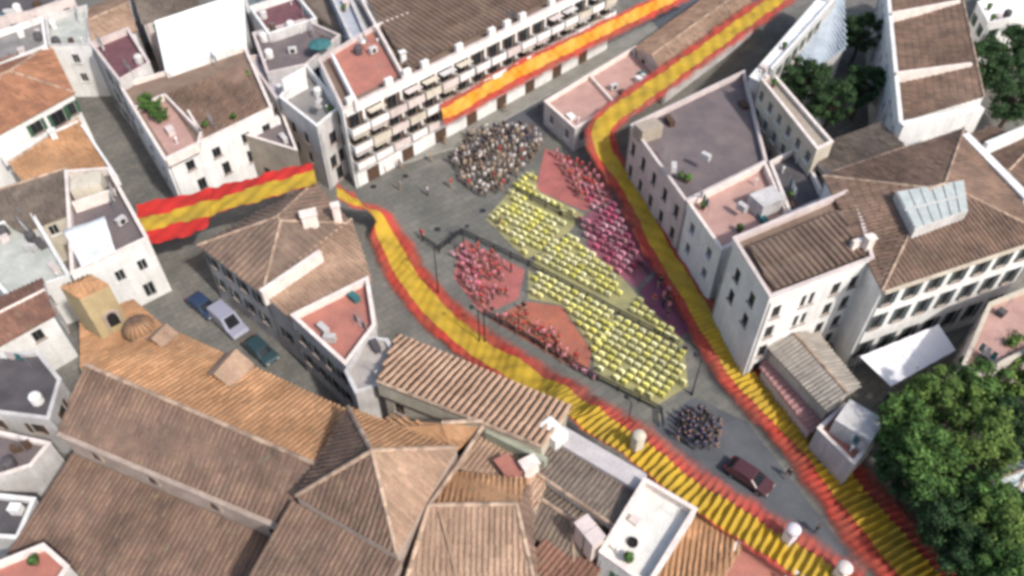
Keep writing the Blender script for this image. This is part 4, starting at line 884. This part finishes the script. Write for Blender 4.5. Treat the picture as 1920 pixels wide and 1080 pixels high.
SH = {'white': MATS['shirt_white'], 'black': mat('shirt_black', (.025, .025, .03), None, 3), 'beige': mat('shirt_beige', (.42, .33, .24), None, 3), 'red': mat('shirt_red', (.45, .05, .05), None, 3),
      'navy': mat('shirt_navy', (.04, .05, .12), None, 3), 'grey': mat('shirt_grey', (.25, .24, .24), None, 3), 'yellow': mat('shirt_yellow', (.65, .52, .08), None, 3)}
TR = [MATS['trousers_navy'], mat('trousers_grey', (.12, .12, .12), None, 3), mat('trousers_beige', (.30, .25, .18), None, 3)]
def person(x, y, colr, label, group, z=0.0, rot=None):
    o = bpy.data.objects.new('person', PM[rnd.randrange(3)]); COL.objects.link(o); p = P(x, y, z); o.location = p
    o.rotation_euler.z = rnd.uniform(0, 6.28) if rot is None else rot; s = rnd.uniform(.93, 1.06); o.scale = (s * 1.08, s * 1.08, s)
    for i, m in ((0, SH[colr]), (1, rnd.choice(TR))): o.material_slots[i].link = 'OBJECT'; o.material_slots[i].material = m
    tag(o, label, 'person', group); return o
crowd = [(862, 330), (850, 300), (880, 262), (925, 240), (985, 244), (1020, 262), (1010, 290), (985, 318), (940, 360), (905, 372), (876, 360)]
n = 0; taken = []
tries = 0
while n < 150 and tries < 40000:
    tries += 1
    x, y = rnd.uniform(846, 1024), rnd.uniform(236, 374)
    if not inside((x, y), crowd) or any((x - a) ** 2 + (y - b) ** 2 < 60 for a, b in taken):
        continue
    taken.append((x, y)); c = rnd.choices(['white', 'black', 'beige', 'grey', 'navy', 'red'], [7, 4, 6, 3, 1, 1])[0]; n += 1
    person(x, y, c, 'person in %s top standing in the crowd at the upper end of the plaza' % c, 'crowd at the upper end of the plaza')
for x, y, c, lb in ((1180, 800, 'black', 'person in black walking by the bottom corner of the plaza railing'), (938, 424, 'black', 'person in black standing at the upper corner of the yellow chairs'),
                    (982, 584, 'black', 'person in black on the upper edge of the orange red carpet'), (1528, 1000, 'black', 'person in black walking in the lower street'), (1010, 212, 'black', 'person in black in the shade by the corner house'),
                    (1066, 258, 'beige', 'person in beige beside the corner house above the red carpet'), (792, 448, 'red', 'person in red at the end of the short railing'), (1345, 800, 'grey', 'person in grey right of the navy group'),
                    (1476, 896, 'black', 'person in black standing beyond the maroon car'), (1110, 712, 'navy', 'person in navy by the crimson cluster at the carpet end'), (760, 300, 'white', 'person in white walking on the road before the apartment block'),
                    (722, 322, 'navy', 'person in navy walking on the road before the apartment block'), (1282, 664, 'black', 'person in black at the right corner of the lowest yellow block')):
    person(x, y, c, lb, None)

def scatter(px, cols, n, dmin, lab, grp):
    xs, ys = [p[0] for p in px], [p[1] for p in px]; got = []; t = 0
    while len(got) < n and t < 6000:
        t += 1; x, y = rnd.uniform(min(xs), max(xs)), rnd.uniform(min(ys), max(ys))
        if inside((x, y), px) and all((x - a) ** 2 + (y - b) ** 2 > dmin for a, b in got):
            got.append((x, y)); c = rnd.choice(cols); person(x, y, c, lab % c, grp, .02)
SH['pink'] = mat('shirt_pink', (.60, .22, .28), None, 3)
scatter([(856, 470), (885, 462), (960, 505), (958, 556), (906, 582), (866, 530)], ['pink', 'red', 'pink'], 40, 62, 'person in %s top on the left red carpet', 'people on the left red carpet')
scatter([(925, 600), (990, 600), (1050, 640), (1090, 690), (1060, 682)], ['pink', 'red'], 26, 90, 'person in %s top on the orange red carpet', 'people on the orange red carpet')
scatter([(1040, 290), (1110, 322), (1130, 360), (1090, 380)], ['pink', 'red', 'pink'], 28, 80, 'person in %s top on the upper red carpet', 'people on the upper red carpet')
scatter([(1206, 545), (1238, 520), (1290, 605), (1262, 625)], ['pink', 'red', 'black'], 9, 110, 'person in %s top on the purple carpet', 'people on the purple carpet')
scatter([(1270, 790), (1310, 775), (1350, 800), (1345, 840), (1300, 850), (1268, 825)], ['navy', 'navy', 'black', 'navy'], 34, 70, 'person in %s top in the dark group beyond the lowest chairs', 'dark group beyond the lowest chairs')
scatter([(800, 240), (1000, 200), (1030, 250), (960, 300), (840, 400), (700, 360), (690, 320)], ['white', 'black', 'beige', 'red', 'grey'], 16, 900, 'person in %s top straggling on the open paving left of the crowd', 'stragglers left of the crowd')
# ------------------------------------------------------------------ cars
def car(x, y, ang, body, label, van=False, z=0.01):
    p = P(x, y, z); root = empty('parked_car', p, label, 'car'); root.rotation_euler.z = ang
    L, W = (2.2, .88) if not van else (2.45, .98); ht = 1.45 if not van else 2.1
    prof = [(-L, .42), (-L, .78), (-L + .15, .9), (-L + .7 if not van else -L + .1, ht * .97), (-L + 1.4, ht), (.45, ht), (1.15 if not van else 1.3, .98), (L - .25, .84), (L, .66), (L, .42)]
    b = MB(); k = len(prof); ins = lambda z: W * (1 if z < 1 else .84 if not van else .92)
    b.v = [(px, s * ins(pz), pz) for s in (-1, 1) for px, pz in prof]
    b.f = [tuple(range(k))[::-1], tuple(range(k, 2 * k))] + [(i, (i + 1) % k, k + (i + 1) % k, k + i) for i in range(k)]; b.m = [0] * len(b.f)
    ORGs = ORG[root]; ORG[root] = Vector((0, 0, 0))
    paint = mat('car_paint_' + body[0], body[1], body[1], 1, rough=.25, fine=.01, spec=.6)
    bo = b.part('body', paint, root)
    md = bo.modifiers.new('bev', 'BEVEL'); md.width = .09; md.segments = 2
    g = MB(); g.poly([(1.17 if not van else 1.3, -.68, 1.02), (1.17 if not van else 1.3, .68, 1.02), (.52, .62, ht - .05), (.52, -.62, ht - .05)]); g.v = [(a + .03, b_, c + .03) for a, b_, c in g.v]
    g.part('windscreen', GLASS, root)
    r0 = (-L + .18, -L + .66) if not van else (-L - .02, -L + .06)
    MB().poly([(r0[0] - .02, .66, .98), (r0[0] - .02, -.66, .98), (r0[1] - .03, -.6, ht - .08), (r0[1] - .03, .6, ht - .08)]).part('rear_window', GLASS, root)
    for s in (-1, 1):
        q = [(-L + .8, s * (W * .93 + .02), 1.02), (.85, s * (W * .93 + .02), 1.02), (.35, s * (W * .86 + .02), ht - .12), (-L + 1.1, s * (W * .86 + .02), ht - .12)]
        MB().poly(q if s < 0 else q[::-1]).part('side_window', GLASS, root)
        for wx in (-L + .85, L - .85):
            t = MB().tube((wx, s * (W - .16), .33), (wx, s * (W + .03), .33), .33, n=14).part('wheel', METAL, root); MB().tube((wx, s * (W + .032), .33), (wx, s * (W + .04), .33), .19, n=10).part('rim', ALU, t)
        MB().box((L - .01, s * .62, .66), (.06, .32, .14)).part('headlight', FRAMEW, root); MB().box((-L + .01, s * .66, .78), (.06, .24, .16)).part('tail_light', mat('tail_light_red', (.4, .02, .02), None, 1), root)
    ORG[root] = ORGs; return root
car(1402, 900, -.72, ('maroon', (.07, .025, .03)), 'dark maroon car in the lower street')
car(432, 612, -.75, ('lilac', (.30, .30, .38)), 'pale lilac van in the church lane', True)
car(384, 580, -.7, ('dark_blue', (.03, .05, .10)), 'dark blue car parked in the church lane above the lilac van')
car(492, 664, -.75, ('teal_dark', (.03, .06, .07)), 'dark teal car in the shaded church lane')
car(820, 238, .55, ('black', (.012, .012, .014)), 'black car at the end of the orange banner')
# ------------------------------------------------------------------ trees
def leaf_mesh(name, m, rx, rz, n, seed, size):
    r = random.Random(seed); b = MB(); cl = []
    for i in range(54):
        while True:
            v = Vector((r.uniform(-1, 1), r.uniform(-1, 1), r.uniform(-.8, 1)))
            if .3 < v.length < 1.08: break
        cl.append((Vector((v.x * rx, v.y * rx, v.z * rz)), r.uniform(.12, .30) * rx))
    for i in range(n):
        c, cr = cl[r.randrange(len(cl))]; d = Vector((r.gauss(0, 1), r.gauss(0, 1), r.gauss(0, 1))).normalized()
        p = c + Vector((d.x, d.y, d.z * .7)) * cr * abs(r.gauss(.75, .38)); nn = (d + Vector((r.uniform(-.6, .6), r.uniform(-.6, .6), r.uniform(0, .9)))).normalized()
        u = nn.orthogonal().normalized(); u = Matrix.Rotation(r.uniform(0, 6.28), 3, nn) @ u; v = nn.cross(u); s = size * r.uniform(.6, 1.3)
        b.poly([p - u * s, p - v * s * .5 + nn * s * .1, p + u * s, p + v * s * .5 + nn * s * .1])
    return b.mesh(name, m), cl
CROWN = [leaf_mesh('crown', [LEAF1, LEAF2, LEAF3, LEAF1][k], 2.6, 2.2, 9000, 40 + k, .17) for k in range(4)]
def tree(x, y, k, s, hgt, label, zread=None, group=None):
    p = P(x, y, zread if zread is not None else hgt); p.z = 0; root = empty('tree', p, label, 'tree', group)
    me, cl = CROWN[k]; cz = hgt
    t = MB(); top = Vector((p.x, p.y, cz - .6 * s)); mid = Vector((p.x + .15, p.y - .1, cz * .45))
    t.tube(p - Vector((0, 0, .1)), mid, .26 * s, .19 * s, 8); t.tube(mid, top, .19 * s, .1 * s, 8)
    for c, cr in cl[::3]: t.tube(mid.lerp(top, .5), Vector((p.x, p.y, cz)) + c * s * .85, .09 * s, .02, 5)
    t.part('trunk', BARK, root)
    o = bpy.data.objects.new('crown', me); COL.objects.link(o); o.parent = root; o.location = (0, 0, cz); o.scale = (s * .93, s * .93, s * .93); o.rotation_euler.z = rnd.uniform(0, 6.28)
    return root
MB().poly(ccw([(P(x, y).x, P(x, y).y) for x, y in [(1640, 800), (1660, 740), (1800, 720), (2050, 640), (2050, 1180), (1800, 1180), (1700, 1000)]]) and
          [(x, y, .012) for x, y in ccw([(P(x, y).x, P(x, y).y) for x, y in [(1640, 800), (1660, 740), (1800, 720), (2050, 640), (2050, 1180), (1800, 1180), (1700, 1000)]])]).top('park_ground', EARTH, (0, 0, 0), kind='structure')
TL = [(1706, 796, 0, 1.1, 6.5, 'mid green tree at the upper left corner of the park'), (1768, 752, 2, 1.2, 7, 'yellowish green tree below the white canopy'), (1850, 722, 0, 1.2, 6.5, 'bright green tree under the pinkish wing'),
      (1930, 690, 2, 1.2, 6.5, 'yellow green tree at the right edge under the pinkish wing'), (1700, 878, 1, 1.0, 5.0, 'dark green tree right of the pale hut'), (1752, 862, 0, 1.3, 7.5, 'broad mid green tree in the middle of the park'),
      (1836, 818, 2, 1.2, 7.5, 'light yellow green tree between the park centre and the wing'), (1910, 800, 1, 1.1, 6.5, 'dark tree at the right edge above the pale kiosk'), (1775, 962, 1, 1.1, 5.5, 'dark tree beside the lower right banner'),
      (1836, 946, 0, 1.1, 6.5, 'green tree left of the pale kiosk'), (1868, 985, 2, 1.1, 6.5, 'light green tree below the pale kiosk'), (1838, 1050, 1, 1.1, 5.5, 'dark tree on the bottom edge near the banner'),
      (1910, 1072, 0, 1.3, 6.5, 'green tree in the lower right corner'), (1945, 985, 0, 1.2, 6.5, 'green tree on the right edge below the kiosk'), (1620, 800, 1, .6, 3.0, 'small dark shrub like tree behind the pale hut'),
      (1510, 150, 1, 1.3, 6.0, 'olive green tree inside the upper courtyard'), (1560, 190, 1, 1.2, 6.5, 'dark tree in the lower part of the courtyard'), (1615, 60, 1, 1.2, 6.0, 'dark tree in the shaded strip beside the brown roofs'),
      (1618, 160, 1, 1.2, 5.5, 'dark tree in the shaded strip by the lower courtyard wing'), (1860, 120, 1, 1.5, 6.0, 'dark tree beside the brown roofed house at the upper right'), (1915, 90, 1, 1.4, 6.0, 'dark tree at the right edge under the white corner house'),
      (1905, 180, 1, 1.4, 6.0, 'dark tree at the right edge above the white boundary wall'), (1450, 120, 0, .7, 4.0, 'small green tree by the white topped courtyard wing')]
for x, y, k, s, hg, lb in TL: tree(x, y, k, s, hg, lb)
k = house('kiosk', 'pale glazed kiosk roof among the park trees', [(1862, 905), (1890, 940), (1975, 880), (1950, 840)], 5.2, 'hip', PALE, mat('pale_kiosk_roof', (.55, .60, .60), None, .5), rise=.8, ridge=1, spacing=.7, wins=None, cat='kiosk')
# potted plants on the terrace of the street house
for x, y, s, lb in ((284, 196, .55, 'large leafy potted plant on the roof terrace of the street house'), (300, 214, .42, 'smaller leafy potted plant on the roof terrace of the street house')):
    p = P(x, y, 9.6); p.z = 8.65; r = empty('potted_plant', p, lb, 'plant')
    MB().lathe(p, [(.28, 0), (.4, .5), (.36, .5), (.3, .42)], 10).part('pot', TRED, r)
    o = bpy.data.objects.new('foliage', CROWN[0][0]); COL.objects.link(o); o.parent = r; o.location = (0, 0, 1.2); o.scale = (s, s, s)
# teal parasol on the mauve terrace
p = P(600, 84, 10.8); p.z = 9.0; r = empty('parasol', p, 'teal parasol on the small mauve terrace', 'parasol')
MB().tube(p, p + Vector((0, 0, 2.3)), .03, n=6).part('pole', ALU, r); MB().lathe(p + Vector((0, 0, 1.9)), [(1.6, 0), (1.55, .05), (.8, .4), (.03, .6)], 8).part('canopy', TEAL, r)
# white tarpaulin on the broad grey terrace
tp = [P(118, 432, 8.6), P(152, 500, 8.0), P(216, 470, 8.0), P(196, 406, 8.8)]; tb = MB(); N = 8
for i in range(N + 1):
    for j in range(N + 1):
        q = tp[0].lerp(tp[3], j / N).lerp(tp[1].lerp(tp[2], j / N), i / N); tb.v.append(tuple(q - Vector((0, 0, .5 * math.sin(math.pi * i / N) * math.sin(math.pi * j / N) - .06 * math.sin(i * 2.2 + j)))))
for i in range(N):
    for j in range(N): tb.f.append((i * (N + 1) + j, (i + 1) * (N + 1) + j, (i + 1) * (N + 1) + j + 1, i * (N + 1) + j + 1)); tb.m.append(0)
tarp = empty('tarpaulin', (tp[0].x, tp[0].y, 7.2), 'white tarpaulin stretched over the grey terrace facing the church', 'tarpaulin')
o = tb.part('sheet', mat('white_tarpaulin', (.74, .77, .78), None, .5, fine=.04), tarp, smooth=True); sd = o.modifiers.new('s', 'SOLIDIFY'); sd.thickness = .03
for q in tp: MB().tube((q.x, q.y, 7.2), q, .05, n=6).part('post', ALU, tarp)
# rooftop machines
for x, y, z, lb in ((1322, 300, 9.0, 'air conditioning box on the dark mauve roof near its middle'), (1262, 320, 9.0, 'air conditioning box on the dark mauve roof near the plaza side'), (700, 100, 11.45, 'air conditioning box on the red terrace of the apartment block'), (600, 200, 10.2, 'air conditioning box on the grey corner terrace'),
                    (1150, 168, 3.2, 'air conditioning box on the pinkish corner roof'), (1390, 395, 8.6, 'air conditioning box on the salmon pink terrace'), (620, 640, 7.8, 'air conditioning box on the large salmon red terrace'), (60, 470, 5.4, 'air conditioning box on the cluttered light terrace'),
                    (550, 100, 9.0, 'air conditioning box on the small mauve terrace'), (230, 420, 7.2, 'air conditioning box on the broad grey terrace')):
    p = P(x, y, z); r = empty('air_conditioner', p, lb, 'air conditioner', 'air conditioning boxes on roofs'); a = rnd.uniform(0, 3); X = Vector((math.cos(a), math.sin(a), 0)); Y = Vector((-X.y, X.x, 0))
    MB().box(p + Vector((0, 0, .5)), (1.1, .6, .8), (X, Y)).part('casing', PALE, r); MB().tube(p + Vector((0, 0, .5)) - Y * .3, p + Vector((0, 0, .5)) - Y * .34, .3, n=12).part('fan_grille', METAL, r)
    for s in (-1, 1): MB().box(p + X * s * .4 + Vector((0, 0, .05)), (.1, .6, .1), (X, Y)).part('foot', METAL, r)
